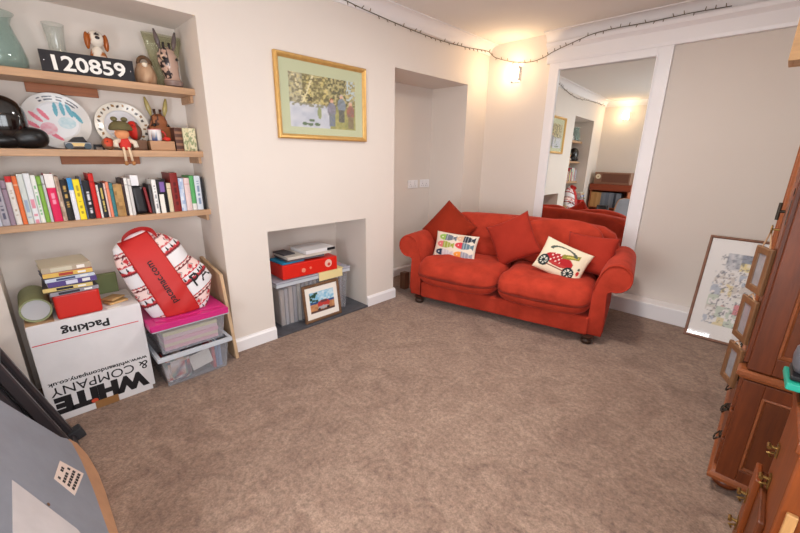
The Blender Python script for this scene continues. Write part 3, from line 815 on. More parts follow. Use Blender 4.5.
def onbag(txt, c, xd, w, h, off=.0145, bold=0.0):
    c = Vector(c); x = bag_x(*c) + .10 * bulge(*c) + off
    xd = Vector(xd).normalized(); yd = Vector((-xd.y, xd.x))
    b = text_mb(txt, w, h, .0006, bold)
    for v_ in b.bm.verts:
        q = c + xd * v_.co.x + yd * v_.co.y
        v_.co = Vector((bag_x(*q) + .10 * bulge(*q) + off + v_.co.z, q.x, q.y))
    return b.build('lettering', M_ink, t)
up = (P0 - P1).normalized()
onbag('pacamac.com', P0 + dv * .52, up, .29, .042, bold=.01)
onbag('PA', (.795, .70), (math.cos(BA), math.sin(BA)), .13, .085, off=.004)

# ------------------------------------------------------------------ row of books on the lowest shelf
ZB = SH[2][1]
# y0, y1, height, spine, second colour, pattern, label
BK = [(-.105, -.068, .235, (214, 220, 230), (120, 140, 170), 'bottom', 'white and blue paperback at the far left end of the book row'),
 (-.066, -.036, .245, (172, 168, 178), (90, 90, 110), 'stripe', 'grey lilac book second from the left end of the book row'),
 (-.034, -.014, .24, (150, 130, 146), (60, 50, 60), 'plain', 'narrow mauve book left of the white book with a red head'),
 (-.012, .012, .262, (226, 222, 216), (196, 40, 44), 'head', 'white book with a red head band in the left part of the row'),
 (.014, .033, .262, (222, 112, 62), (234, 190, 160), 'plain', 'orange book beside the white book with the red head band'),
 (.035, .059, .272, (206, 214, 210), (140, 160, 190), 'bottom', 'white and grey-blue book right of the orange one'),
 (.061, .086, .275, (224, 228, 232), (214, 120, 140), 'bottom', 'white book with pink lower lettering panel near the green one'),
 (.088, .108, .265, (226, 230, 224), (120, 180, 130), 'stripe', 'white book with faint green stripes left of the green one'),
 (.110, .128, .258, (126, 172, 70), (70, 110, 50), 'plain', 'bright green book left of the magenta one'),
 (.130, .142, .262, (198, 202, 204), (120, 120, 120), 'plain', 'thin grey book between the green and magenta books'),
 (.145, .183, .270, (214, 28, 84), (232, 228, 226), 'headbig', 'fat magenta book with a white head'),
 (.185, .204, .255, (146, 120, 104), (210, 190, 170), 'blocks', 'brown picture-spined book right of the magenta one'),
 (.206, .237, .236, (30, 28, 30), (196, 158, 84), 'stripe', 'black book with gold marks left of the blue and white book'),
 (.239, .261, .245, (222, 224, 234), (56, 140, 206), 'headbig', 'white book with a blue upper half beside the yellow one'),
 (.263, .293, .236, (240, 216, 40), (170, 150, 40), 'stripe', 'bright yellow book left of the thin dark blue one'),
 (.295, .304, .25, (88, 102, 130), (40, 40, 60), 'plain', 'thin dark blue book right of the yellow one'),
 (.306, .337, .228, (30, 30, 36), (210, 210, 216), 'stripe', 'black book with white marks left of the tall red one'),
 (.339, .363, .268, (198, 32, 28), (150, 20, 20), 'plain', 'tall scarlet book in the middle of the row'),
 (.365, .375, .20, (224, 224, 222), (160, 170, 190), 'plain', 'thin short white book right of the tall scarlet one'),
 (.377, .401, .212, (34, 34, 40), (196, 176, 96), 'stripe', 'black book with yellow marks left of the salmon one'),
 (.403, .413, .208, (226, 196, 190), (200, 140, 140), 'plain', 'thin pale pink book left of the salmon one'),
 (.415, .429, .215, (232, 138, 110), (210, 110, 90), 'plain', 'salmon orange book left of the teal one'),
 (.431, .448, .208, (60, 122, 128), (30, 80, 90), 'plain', 'teal book in the middle of the row'),
 (.450, .495, .200, (190, 152, 96), (140, 104, 60), 'blocks', 'fat tan mottled book right of the teal one'),
 (.497, .509, .235, (60, 44, 44), (120, 90, 80), 'plain', 'thin dark brown book right of the fat tan one'),
 (.511, .528, .238, (230, 228, 224), (180, 180, 180), 'plain', 'white book left of the black zipped case, first of two'),
 (.530, .546, .232, (212, 210, 208), (160, 160, 160), 'plain', 'pale grey book leaning on the black zipped case'),
 (.660, .684, .222, (232, 232, 230), (150, 150, 156), 'stripe', 'white book just right of the black zipped case'),
 (.687, .742, .222, (28, 26, 30), (128, 96, 166), 'midblock', 'wide black book with a purple panel'),
 (.745, .770, .195, (218, 200, 168), (180, 150, 120), 'plain', 'cream book left of the dark red one'),
 (.773, .818, .262, (128, 34, 30), (90, 20, 20), 'stripe', 'tall dark red book near the right end of the row'),
 (.821, .852, .225, (140, 166, 206), (224, 228, 236), 'blocks', 'sky blue book right of the dark red one'),
 (.855, .889, .225, (230, 206, 204), (214, 160, 160), 'plain', 'pale pink book left of the green and white one'),
 (.892, .920, .240, (92, 172, 104), (232, 230, 226), 'bottomw', 'green book with a white foot near the right end of the row'),
 (.923, .962, .238, (214, 222, 232), (130, 150, 180), 'stripe', 'white and pale blue book at the right end of the row'),
 (.965, .976, .23, (34, 34, 40), (60, 60, 70), 'plain', 'thin black book against the right alcove wall')]
def spinecol(pat, c1, c2, k):
    def fn(s, v):
        if pat == 'head': return c2 if v > .88 else (c1 if not (.3 < s < .7 and .2 < v < .75 and hsh(int(v * 40), k) > .6) else mixc(c1, (150, 120, 90), .5))
        if pat == 'headbig': return c2 if v > .72 else (c1 if not (.35 < s < .65 and .3 < v < .62 and hsh(int(v * 30), k) > .35) else mixc(c1, (255, 255, 255), .55))
        if pat == 'bottom': return mixc(c1, c2, .8) if (v < .5 and hsh(int(v * 26), k) > .35 and .15 < s < .85) else c1
        if pat == 'bottomw': return c2 if v < .2 else c1
        if pat == 'stripe': return c2 if (.3 < s < .7 and .15 < v < .85 and hsh(int(v * 34), k) > .45) else c1
        if pat == 'blocks': return mixc(c1, c2, hsh(int(v * 9), k + int(s * 3)))
        if pat == 'midblock': return c2 if (.62 < v < .93 and .25 < s < .8) else c1
        return c2 if .8 < v < .83 else c1
    return fn
for k, (ya, yb_, h, c1, c2, pat, lab) in enumerate(BK):
    dpt = .15 + .05 * hsh(k, 3); xs = -.188 - .006 * hsh(k, 5)
    t = thing('book', (xs - dpt / 2, (ya + yb_) / 2, ZB), lab, 'book', 'books in the row on the lowest shelf')
    cov = mat('cov_%d_%d_%d' % c1, c1, rough=.45)
    MB().box((xs - dpt + .004, ya + .002, ZB + .003), (xs - .002, yb_ - .002, ZB + h - .004)).build('pages', M_paper, t)
    b = MB(); e = .0018
    b.box((xs - dpt, ya, ZB), (xs - .001, ya + e, ZB + h)); b.box((xs - dpt, yb_ - e, ZB), (xs - .001, yb_, ZB + h)); b.build('cover', cov, t)
    b = MB()
    b.grid(lambda s, v: (xs - .0005 + .003 * (1 - (2 * s - 1) ** 2), ya + s * (yb_ - ya), ZB + v * h), 8, 44, spinecol(pat, c1, c2, k))
    b.build('spine', M_paint, t)
# fat black zipped case with a red stripe and a white box on it
t = thing('black_case', (-.26, .60, ZB), 'fat black zipped case leaning in the book row, red band down its spine', 'case')
MB().box((-.36, .552, ZB + .002), (-.196, .622, ZB + .183), rot=(.06, 0, 0), about=(-.26, .55, ZB)).build('case_body', mat('case_black', (30, 29, 33), rough=.3), t, bevel=.02, bseg=3)
MB().box((-.36, .6235, ZB + .006), (-.186, .638, ZB + .175), rot=(.09, 0, 0), about=(-.26, .63, ZB)).build('red_band', mat('case_red', (132, 34, 38), rough=.5), t, bevel=.005)
o = MB().box((-.35, .641, ZB), (-.20, .656, ZB + .19)).build('grey_folder', mat('dark_grey', (74, 70, 72), rough=.6), bevel=.003); tag(o, 'dark grey folder between the black zipped case and the white book', 'folder')
o = MB().box((-.34, .5485, ZB + .1862), (-.2, .5905, ZB + .252), rot=(.0, 0, .0)).build('white_carton', mat('white_carton', (232, 232, 236), rough=.5), bevel=.002); tag(o, 'small white box standing on the black zipped case', 'box')
o = MB().box((-.182, .690, ZB), (-.170, .716, ZB + .125)).build('white_booklet', M_paper, bevel=.001); tag(o, 'small white booklet standing in front of the wide black book', 'booklet')

# ------------------------------------------------------------------ ornaments, top shelf
Z1 = SH[0][1]
def vase(prof, c, m, name, label, th=.004):
    inn = [(max(.001, r - th), z + (th if i == 0 else 0)) for i, (r, z) in enumerate(prof)][::-1]
    o = MB().lathe(prof + inn, c, 36).build(name, m, smooth='all'); tag(o, label, 'vase'); return o
vase([(.10, 0), (.118, .02), (.120, .06), (.108, .12), (.090, .18), (.080, .22), (.090, .25), (.105, .268)], (-.285, .085, Z1), M_glass_teal, 'glass_vase', 'large sea-green glass vase at the left end of the top shelf')
vase([(.032, 0), (.034, .01), (.036, .10), (.040, .20), (.050, .275)], (-.345, .345, Z1), M_glass, 'glass_vase', 'clear glass vase standing behind the number plaque', th=.003)
# number plaque
t = thing('number_plaque', (-.2, .46, Z1), 'black plaque with white numerals on the front of the top shelf', 'sign')
pl = [(.247, Z1 + .114), (.245, Z1 + .001), (.668, Z1 + .001), (.668, Z1 + .122)]
b = MB(); b.prism([(.247, .114), (.245, .0), (.670, .0), (.676, .122)], lambda a, c, d: (-.205 + d - c * .2, a, Z1 + .001 + c), 0, .006)
b.build('plate', mat('plaque_black', (40, 40, 46), rough=.4), t, bevel=.001)
b = text_mb('120859', .335, .082, .0012, .022); b.xf(frame_matrix((-.205 + .0085 - .058 * .2, .462, Z1 + .058), (0, 1, .02), (-.2, 0, 1)))
b.build('numerals', mat('plaque_white', (240, 240, 238), rough=.5), t)
for y_ in (.262, .655):
    MB().sph((-.205 + .007 - .06 * .2, y_, Z1 + .06), .004, 10, 6).build('fixing_screw', M_chrome, t)
# two-handled dog figurine
def dogcol(p):
    if abs(p[1] - .525) > .030: return (166, 92, 36)
    if blob(p[1], p[2], .525, 2.15, .012, .010): return (40, 34, 34)
    if blob(p[1], p[2], .545, 2.05, .012, .016) or blob(p[1], p[2], .505, 2.0, .015, .02): return (176, 104, 48)
    return (228, 220, 208)
t = thing('dog_figurine', (-.3, .525, Z1), 'white and brown china spaniel standing behind the number plaque', 'figurine')
MB().sph((-.3, .525, Z1 + .095), (.045, .046, .095), 28, 20, colfn=dogcol).build('body', M_paintgloss, t, smooth='all')
MB().sph((-.29, .525, Z1 + .225), (.042, .042, .044), 28, 18, colfn=dogcol).build('head', M_paintgloss, t, smooth='all')
for sg in (-1, 1):
    MB().color((160, 84, 32)).sph((-.288, .525 + sg * .045, Z1 + .21), (.022, .014, .046), 14, 10).build('ear', M_paintgloss, t, smooth='all')
MB().color((36, 30, 30)).sph((-.247, .525, Z1 + .225), (.008, .012, .009), 10, 8).build('nose', M_paintgloss, t, smooth='all')
# small brown owl-like jug
def jugcol(p): return mixc((150, 112, 84), (196, 164, 134), vnoise(p[1] * 120, p[2] * 120))
t = thing('pottery_jug', (-.28, .745, Z1), 'small mottled brown pottery jug with a loop handle beside the plaque', 'jug')
b = MB(); b.lathe([(.040, 0), (.056, .02), (.062, .05), (.055, .085), (.044, .11), (.040, .125)], (-.28, .750, Z1), 28, colfn=lambda t_, z: mixc((150, 112, 84), (196, 164, 134), vnoise(t_ * 6, z * 120)))
b.build('body', M_paint, t, smooth='all')
b = MB(); b.color((92, 66, 44)).tube([(-.27, .75 + .034 * math.cos(a), Z1 + .122 + .042 * math.sin(a)) for a in [math.pi * i / 12 for i in range(13)]], .011, 8); b.build('handle', M_paint, t, smooth='all')
MB().color((232, 220, 200)).sph((-.232, .742, Z1 + .115), (.012, .016, .014), 12, 8).build('spout', M_paint, t, smooth='all')
# fan-shaped glass vase
t = MB(); t.loft([(-.33, .86, Z1, .03, .04), (-.33, .86, Z1 + .015, .03, .045), (-.33, .872, Z1 + .10, .03, .055), (-.33, .885, Z1 + .22, .03, .095), (-.33, .888, Z1 + .325, .028, .118), (-.33, .888, Z1 + .324, .025, .115), (-.33, .885, Z1 + .22, .027, .092), (-.33, .872, Z1 + .10, .027, .052), (-.33, .86, Z1 + .02, .024, .04)], 36)
tag(t.build('fan_vase', M_glass_green, smooth='all'), 'olive fan-shaped glass vase behind the animal head at the right end of the top shelf', 'vase')
# ceramic giraffe heads
def giraffe(c, s, base, spot, ear, label, rings, spotted):
    t = thing('giraffe_head', c, label, 'figurine', 'china giraffe heads on the shelves')
    def col(th, z):
        zz_ = (z - c[2]) / s
        front = math.cos(th - .35) > .86
        if zz_ < .18: return mixc(base, (70, 62, 66), .45)
        if not front and zz_ > .2 and spotted and vnoise(th * 5 + 3, zz_ * 15) > .5: return spot
        if not front and not spotted and vnoise(th * 4.5 + 3, zz_ * 11) > .52: return spot
        return base
    dr = []
    for r0_, r1_ in zip(rings, rings[1:]):
        for q in range(8): dr.append(tuple(r0_[k] + (r1_[k] - r0_[k]) * (lambda t_: t_ * t_ * (3 - 2 * t_))(q / 8) if k in (3, 4) else r0_[k] + (r1_[k] - r0_[k]) * q / 8 for k in range(5)))
    top_r = rings[-1]; dr.append(top_r)
    b = MB(); b.loft([(c[0] + x * s, c[1] + y * s, c[2] + z * s, rx * s * 1.12, ry * s * 1.12) for x, y, z, rx, ry in dr], 64, col)
    b.build('head', M_paintgloss, t, smooth='all')
    for sg in (-1, 1):
        b = MB(); top = rings[-1][2] - .06
        q0 = Vector((c[0], c[1] + sg * .17 * s, c[2] + top * s)); q1 = q0 + Vector((0, sg * .10 * s, .50 * s))
        b.color(ear); b.tube([q0, q0.lerp(q1, .35), q0.lerp(q1, .7), q1], lambda k: (.02 + .062 * math.sin(min(1, k * 1.1) * math.pi) * (1 - .35 * k)) * s * .9 + .0008, 12)
        b.build('ear', M_paintgloss, t, smooth='all')
        b = MB(); b.color(spot).cyl((c[0], c[1] + sg * .07 * s, c[2] + rings[-1][2] * s - .01), (c[0], c[1] + sg * .08 * s, c[2] + rings[-1][2] * s + .13 * s), .030 * s, .038 * s, 12); b.build('horn', M_paintgloss, t, smooth='all')
        b = MB(); b.color((20, 18, 20)).sph((c[0] + .22 * s, c[1] + sg * .17 * s, c[2] + (rings[-1][2] - .32) * s), .04 * s, 12, 8); b.build('eye', M_paintgloss, t, smooth='all')
    return t
giraffe((-.235, .880, Z1), .222, (186, 156, 140), (44, 38, 42), (96, 84, 84), 'pinkish china giraffe head with black spots at the right end of the top shelf',
        [(0, .06, 0, .14, .16), (.03, .06, .04, .22, .21), (.05, .05, .14, .23, .22), (.03, .04, .26, .18, .175), (0, .02, .46, .19, .20), (-.02, 0, .66, .22, .235), (-.02, -.01, .84, .21, .225), (-.02, -.02, .98, .16, .18), (-.02, -.02, 1.06, .06, .08)], True)
Z2 = SH[1][1]
# ------------------------------------------------------------------ ornaments, middle shelf
t = thing('bowler_hat', (-.27, .08, Z2), 'glossy black hat with a rolled brim at the left end of the middle shelf', 'hat')
M_patent = mat('patent_black', (14, 13, 15), rough=.12, spec=.6, coat=.5)
MB().sph((-.255, .03, Z2 + .145), (.09, .110, .125), 36, 22, e=.85).build('crown', M_patent, t, smooth='all')
b = MB(); b.sph((-.245, .125, Z2 + .058), (.075, .085, .056), 30, 18, e=.8); b.sph((-.25, .0, Z2 + .04), (.08, .11, .037), 30, 14, e=.8); b.build('brim', mat('black_leather', (20, 19, 21), rough=.32, bump=.1, bscale=60), t, smooth='all')
def plate(cy, cz, r, colfn, label, m=None, x0=-.372, lean=.16):
    b = MB(); prof = [(0, .0), (.35, .001), (.62, .003), (.68, .010), (.85, .017), (1.0, .022)]
    seg = 150; rows = []
    fine = []
    for (r0, h0), (r1, h1) in zip(prof, prof[1:]):
        for k in range(12): fine.append((r0 + (r1 - r0) * k / 12, h0 + (h1 - h0) * k / 12))
    fine.append(prof[-1]); fine[0] = (.01, 0)
    for side in (0, 1):
        rows = []
        for rr_, hh in fine:
            row = []
            for i in range(seg):
                a = 2 * math.pi * i / seg; yy = rr_ * r * math.cos(a); zz_ = rr_ * r * math.sin(a)
                row.append(b.v((x0 + hh * (1) - (zz_ + r) * lean - side * .004 + r * lean * .5, cy + yy, cz + zz_ * math.cos(lean)), colfn(yy / r, zz_ / r)))
            rows.append(row)
        for A, B in zip(rows, rows[1:]):
            for i in range(seg): b.f([A[i], A[(i + 1) % seg], B[(i + 1) % seg], B[i]])
        b.f(rows[0])
        edge = rows[-1] if side == 0 else edge
        if side == 1:
            for i in range(seg): b.f([edge[i], edge[(i + 1) % seg], rows[-1][(i + 1) % seg], rows[-1][i]])
    return tag(b.build('plate', m or M_paintgloss, smooth='all'), label, 'plate', 'plates on the middle shelf')
def handcol(y, z):
    c = (226, 228, 232) if math.hypot(y, z) < .68 else (214, 212, 210)
    for k, (ox, oz, ang) in enumerate(((.02, .42, .0), (.22, .46, -.1), (.42, .40, -.25), (.62, .18, -.5))):
        dy, dz = y - ox, z - oz; u = dy * math.cos(ang) + dz * math.sin(ang) * -1; w_ = dz * math.cos(ang) + dy * math.sin(ang)
        if (u / .065) ** 2 + (w_ / .25) ** 2 < 1: c = (104, 172, 190)
    if blob(y, z, .28, -.05, .26, .22): c = mixc((120, 180, 196), (230, 232, 236), .45 + .4 * vnoise(y * 14, z * 14))
    for ox, oz, ang in ((-.35, .22, -.6), (-.58, .12, -.75), (-.72, -.15, -1.0), (-.12, -.55, -.9)):
        dy, dz = y - ox, z - oz; u = dy * math.cos(ang) - dz * math.sin(ang); w_ = dz * math.cos(ang) + dy * math.sin(ang)
        if (u / .07) ** 2 + (w_ / .24) ** 2 < 1: c = (222, 120, 140)
    if blob(y, z, -.28, -.28, .24, .22): c = mixc((226, 130, 150), (232, 224, 230), .3 + .5 * vnoise(y * 12, z * 12))
    if z > .5 and math.hypot(y, z) < .93 and math.hypot(y, z) > .72 and hsh(int((math.atan2(z, y)) * 9), 2) > .55 and int(math.hypot(y, z) * 20) % 2: c = (70, 70, 84)
    return c
plate(.272, Z2 + .159, .157, handcol, 'pale plate with pink and blue hand prints on the middle shelf', x0=-.348)
def rimcol(y, z):
    r = math.hypot(y, z); a = math.atan2(z, y)
    if .76 < r < .93:
        n = (a * 4.6) % 1
        if abs(n - .5) < .24 and abs(r - (.845 + .035 * math.sin(a * 14))) < .05: return (62, 50, 44) if int(a * 4.6) % 2 else (150, 110, 60)
    return (234, 228, 216) if r > .66 else (222, 222, 226)
plate(.595, Z2 + .150, .148, rimcol, 'cream plate with a dotted leaf rim standing behind the figurines')
# toy car
t = thing('toy_car', (-.235, .33, Z2), 'small silver toy car with a black roof in front of the hand print plate', 'toy car')
MB().color((150, 152, 158)).box((-.262, .268, Z2 + .014), (-.208, .392, Z2 + .042)).build('body', M_paintgloss, t, bevel=.008, bseg=3)
b = MB(); b.color((34, 34, 38)).hexa([(-.258, .285, Z2 + .042), (-.212, .285, Z2 + .042), (-.258, .375, Z2 + .042), (-.212, .375, Z2 + .042), (-.252, .315, Z2 + .068), (-.218, .315, Z2 + .068), (-.252, .36, Z2 + .072), (-.218, .36, Z2 + .072)]); b.build('roof', M_paintgloss, t, bevel=.004)
for y_ in (.288, .372):
    for x_ in (-.262, -.208): MB().color((70, 84, 96)).cyl((x_ - .005, y_, Z2 + .0175), (x_ + .005, y_, Z2 + .0175), .0175, seg=18).build('wheel', M_paint, t, smooth=True)
MB().color((214, 186, 130)).box((-.209, .30, Z2 + .018), (-.206, .36, Z2 + .036)).build('side_panel', M_paint, t)
o = MB().color((30, 30, 34)).cyl((-.23, .402, Z2 + .024), (-.235, .455, Z2 + .024), .007).box((-.24, .40, Z2), (-.222, .412, Z2 + .02)).box((-.242, .445, Z2), (-.226, .455, Z2 + .02)).build('black_rod', M_paint, smooth=True); tag(o, 'short black rod on feet between the toy car and the round robin', 'ornament')
# round robin ball
def robcol(p): return (206, 74, 48) if blob(p[1], p[2], .475, Z2 + .045, .024, .026) and p[0] > -.22 else (134, 98, 74)
t = thing('robin_figurine', (-.225, .478, Z2), 'round robin ornament with an orange breast sitting left of the doll', 'figurine', 'robin ornaments')
MB().sph((-.225, .478, Z2 + .036), (.034, .036, .036), 26, 18, colfn=robcol).build('body', M_paint, t, smooth='all')
MB().color((60, 44, 36)).cyl((-.196, .468, Z2 + .05), (-.178, .465, Z2 + .048), .004, .0008, 8).build('beak', M_paint, t)
def rob2(p): return (206, 44, 34) if (p[0] > -.285 and p[1] < .642) else (104, 74, 60)
t = thing('robin_figurine', (-.295, .642, Z2 + .05), 'tall red-breasted robin ornament perched behind the doll', 'figurine', 'robin ornaments')
b = MB(); b.sph((-.295, .640, Z2 + .115), (.036, .040, .052), 26, 18, colfn=rob2); b.sph((-.29, .632, Z2 + .155), (.026, .03, .026), 22, 14, colfn=rob2); b.build('body', M_paint, t, smooth='all')
MB().color((50, 40, 36)).cyl((-.265, .625, Z2 + .155), (-.245, .62, Z2 + .152), .004, .0008, 8).build('beak', M_paint, t)
MB().color((122, 88, 66)).box((-.33, .612, Z2), (-.262, .69, Z2 + .066)).build('perch_block', M_paint, t, bevel=.004)
# doll sitting on the shelf edge
t = thing('rag_doll', (-.18, .55, Z2), 'rag doll in a green hat sitting on the shelf edge with dangling legs', 'doll')
b = MB(); b.color((106, 98, 66)); b.lathe([(.058, 0), (.062, .008), (.058, .022), (.048, .038), (.033, .050), (.01, .054)], (-.185, .545, Z2 + .116), 26)
for sg in (-1, 1): b.sph((-.185, .545 + sg * .026, Z2 + .180), (.014, .018, .014), 12, 8)
b.build('hat', M_paintcloth, t, smooth='all')
MB().color((222, 150, 104)).sph((-.175, .545, Z2 + .095), (.034, .038, .034), 20, 14).build('head', M_paintcloth, t, smooth='all')
MB().color((206, 60, 54)).sph((-.180, .552, Z2 + .038), (.03, .032, .038), 18, 12, e=.8).build('body', M_paintcloth, t, smooth='all')
for sg in (-1, 1):
    MB().color((226, 214, 196)).tube([(-.175, .552 + sg * .02, Z2 + .06), (-.158, .552 + sg * .05, Z2 + .045), (-.150, .552 + sg * .052, Z2 + .018)], .014, 10).build('arm', M_paintcloth, t, smooth='all')
    lg = MB().color((226, 202, 172)).tube([(-.170, .548 + sg * .012, Z2 + .016), (-.150, .550 + sg * .014, Z2 + .012), (-.150, .552 + sg * .015, Z2 - .02), (-.150, .554 + sg * .017, Z2 - .065)], .007, 8).build('leg', M_paintcloth, t, smooth='all')
    MB().color((176, 124, 80)).sph((-.145, .555 + sg * .019, Z2 - .078), (.018, .012, .013), 12, 8).build('shoe', M_paintcloth, lg, smooth='all')
# mug on a wooden block
o = MB().box((-.315, .700, Z2), (-.225, .845, Z2 + .062)).build('wooden_block', wood('beech_block', (186, 142, 106), 'y', contrast=.12), bevel=.003)
tag(o, 'beech wood block under the mug on the middle shelf', 'block')
def mugcol(th, z):
    if z > .066: return (206, 44, 40)
    if .25 < th < 1.2 and False: return (0, 0, 0)
    y_ = math.sin(th)
    if -.75 < y_ < .05 and math.cos(th) > 0:
        if z < .03: return (70, 90, 140)
        if z < .055: return mixc((222, 150, 110), (110, 130, 150), hsh(int(y_ * 9), int(z * 200)))
    return (236, 232, 230)
t = thing('mug', (-.27, .745, Z2 + .062), 'white mug with a red rim and blue picture on the beech block', 'mug')
MB().lathe([(.030, 0), (.037, .004), (.038, .03), (.038, .066), (.039, .075), (.035, .075), (.034, .01)], (-.27, .745, Z2 + .0622), 40, colfn=mugcol).build('cup', M_paintgloss, t, smooth='all')
b = MB().color((206, 44, 40)).tube([(-.27, .783 + .024 * math.sin(a), Z2 + .100 + .024 * math.cos(a)) for a in [math.pi * i / 10 for i in range(11)]], .005, 8); b.build('handle', M_paintgloss, t, smooth='all')
giraffe((-.35, .80, Z2), .232, (152, 92, 58), (74, 46, 36), (176, 160, 100), 'brown china giraffe head rising behind the mug on the middle shelf',
        [(0, 0, 0, .16, .24), (0, 0, .2, .19, .26), (.0, 0, .45, .21, .30), (0, 0, .62, .20, .29), (-.01, 0, .8, .16, .2), (-.01, 0, .95, .14, .17), (-.01, 0, 1.03, .06, .09)], False)
o = MB().color((206, 50, 40)).sph((-.212, .80, Z2 + .075), (.016, .02, .014), 14, 8).build('red_bauble', M_paint, smooth='all'); tag(o, 'small red bauble lying on the beech block right of the mug', 'ornament')
for k, (ya, yb_, c1, lab) in enumerate(((.852, .898, (94, 62, 52), 'brown leather volume standing right of the beech block'), (.902, .938, (222, 214, 176), 'cream floral volume next to the brown leather one on the middle shelf'), (.94, .984, (226, 218, 184), 'cream floral volume against the alcove side on the middle shelf'))):
    h = .152; xs = -.225; t = thing('book', (-.29, (ya + yb_) / 2, Z2), lab, 'book', 'small volumes on the middle shelf')
    MB().box((xs - .11, ya + .002, Z2 + .003), (xs - .002, yb_ - .002, Z2 + h - .004)).build('pages', M_paper, t)
    b = MB(); b.box((xs - .112, ya, Z2), (xs - .001, ya + .002, Z2 + h)); b.box((xs - .112, yb_ - .002, Z2), (xs - .001, yb_, Z2 + h)); b.build('cover', mat('vol%d' % k, c1, rough=.5), t)
    fn = (lambda s, v: (150, 110, 86) if int(v * 12) % 3 == 0 else c1) if k == 0 else (lambda s, v: (150, 160, 120) if vnoise(s * 5 + k * 9, v * 14) > .66 else c1)
    MB().grid(lambda s, v: (xs + .003 * (1 - (2 * s - 1) ** 2), ya + s * (yb_ - ya), Z2 + v * h), 10, 40, fn).build('spine', M_paint, t)

# ------------------------------------------------------------------ fireplace contents
FX = (-.42, -.095); FY = (1.43, 2.185)
tub(.018, .425, 'wide frosted storage tub inside the fireplace opening', m=M_tubclear, x=FX, y=FY, taper=.022)
t = bpy.data.objects[[o.name for o in bpy.data.objects if o.get('label', '').startswith('wide frosted')][0]]
MB().box((FX[0] - .018, FY[0] - .018, .427), (FX[1] + .018, FY[1] + .018, .446)).build('lid', glassy('lid_plastic', (188, 190, 204), clear=.25, rough=.25), t, bevel=.006)
cols = [(206, 190, 176), (190, 176, 168), (222, 208, 190), (176, 168, 170), (214, 196, 184), (198, 190, 190)]
for k in range(16):
    y_ = FY[0] + .035 + k * .0425
    b = MB().color(cols[(k * 5) % 6]).box((FX[0] + .05, y_, .0225), (FX[1] - .03, y_ + .034 - .008 * hsh(k), .36 + .03 * hsh(k, 2)))
    tag(b.build('paper_folder', M_paint, bevel=.002), 'pale paper folder filed upright in the frosted fireplace tub', 'folder', 'folders filed in the fireplace tub')
b = MB(); b.box((-.30, 1.835, .4465), (-.073, 2.115, .4495)); b.box((-.0745, 1.835, .37), (-.072, 2.10, .4485))
tag(b.build('yellow_card', mat('yellow_card', (232, 214, 156), rough=.7)), 'pale yellow card folded over the front of the fireplace tub', 'card')
# framed car picture
t = thing('framed_picture', (-.03, 1.85, .017), 'small dark framed picture of a red car leaning on the fireplace tub', 'picture')
LE = .13
def fpm(a, c, d): return (-.016 + d * math.cos(LE) - c * math.sin(LE), a + c * .0, .018 + c * math.cos(LE) + d * math.sin(LE) * .0)
b = MB(); framebars(b, (1.640, 2.035, 0, .345), [(0, -.014), (0, .004), (.006, .007), (.016, .007), (.024, .001), (.024, -.014)], fpm).build('frame', wood('walnut_frame', (112, 80, 54), 'y'), t)
b = MB(); b.prism([(1.66, .02), (2.015, .02), (2.015, .325), (1.66, .325)], fpm, -.013, -.004); b.build('backing', M_paper, t)
def art2(s, v):
    if s < .12 or s > .88 or v < .17 or v > .83: return (240, 234, 226)
    s = (s - .12) / .76; v = (v - .17) / .66; n = vnoise(s * 14, v * 12)
    c = mixc((110, 178, 214), (226, 236, 242), n) if v > .52 else ((44, 78, 134) if v > .42 else mixc((206, 152, 106), (168, 112, 74), n))
    if v > .5 and s < .34 and n > .4 and v < .95: c = (40, 74, 56)
    if blob(s, v, .55, .36, .25, .20): c = (188, 62, 58)
    if blob(s, v, .52, .20, .22, .08): c = (176, 172, 176)
    if blob(s, v, .56, .48, .15, .07): c = (110, 60, 66)
    if blob(s, v, .35, .12, .06, .07) or blob(s, v, .72, .14, .06, .07): c = (40, 36, 40)
    if v < .1: c = (90, 60, 54)
    return c
MB().grid(lambda s, v: fpm(1.662 + s * .351, .022 + v * .301, -.0035), 60, 48, art2).build('print', M_paint, t)
# red file box and things on it
t = thing('red_storage_box', (-.2, 1.78, .447), 'red decorated storage box lying on the lid of the fireplace tub', 'box')
rb = R(-3)
M_rbox = mat('bright_red_box', (216, 36, 24), rough=.4)
MB().box((-.37, 1.50, .4505), (-.085, 2.05, .578), rot=(0, 0, rb)).build('carton', M_rbox, t, bevel=.008, bseg=3)
def spot(y_, z_, r_, c_):
    x_ = -.084 + (y_ - 1.775) * math.tan(-rb) * -1 * -1
    MB().cyl((-.088 + (1.775 - y_) * math.tan(rb) , y_, z_), (-.082 + (1.775 - y_) * math.tan(rb), y_, z_), r_, seg=24).build('printed_disc', mat('disc%d' % int(c_[0] + c_[1]), c_, rough=.5), t)
spot(1.945, .525, .037, (236, 190, 176)); spot(1.95, .515, .016, (206, 70, 60)); spot(1.69, .505, .020, (236, 140, 116)); spot(1.76, .515, .012, (240, 120, 96))
b = MB()
items = [((-.36, 1.50, .5795), (-.12, 1.72, .594), (36, 128, 168), .05, 'teal blue folder at the bottom of the pile on the red box', 'folder'),
         ((-.37, 1.56, .5955), (-.11, 1.93, .613), (96, 92, 98), -.06, 'charcoal magazine on the pile over the red box', 'magazine'),
         ((-.36, 1.56, .6145), (-.10, 2.0, .640), (206, 198, 188), -.04, 'off-white wad of papers on the pile over the red box', 'papers'),
         ((-.35, 1.72, .6415), (-.09, 2.03, .672), (226, 224, 226), .02, 'white ring binder with a black end on top of the pile', 'binder'),
         ((-.36, 1.55, .6415), (-.18, 1.665, .652), (70, 66, 72), .06, 'dark grey magazine on top of the pile, left of the white binder', 'magazine')]
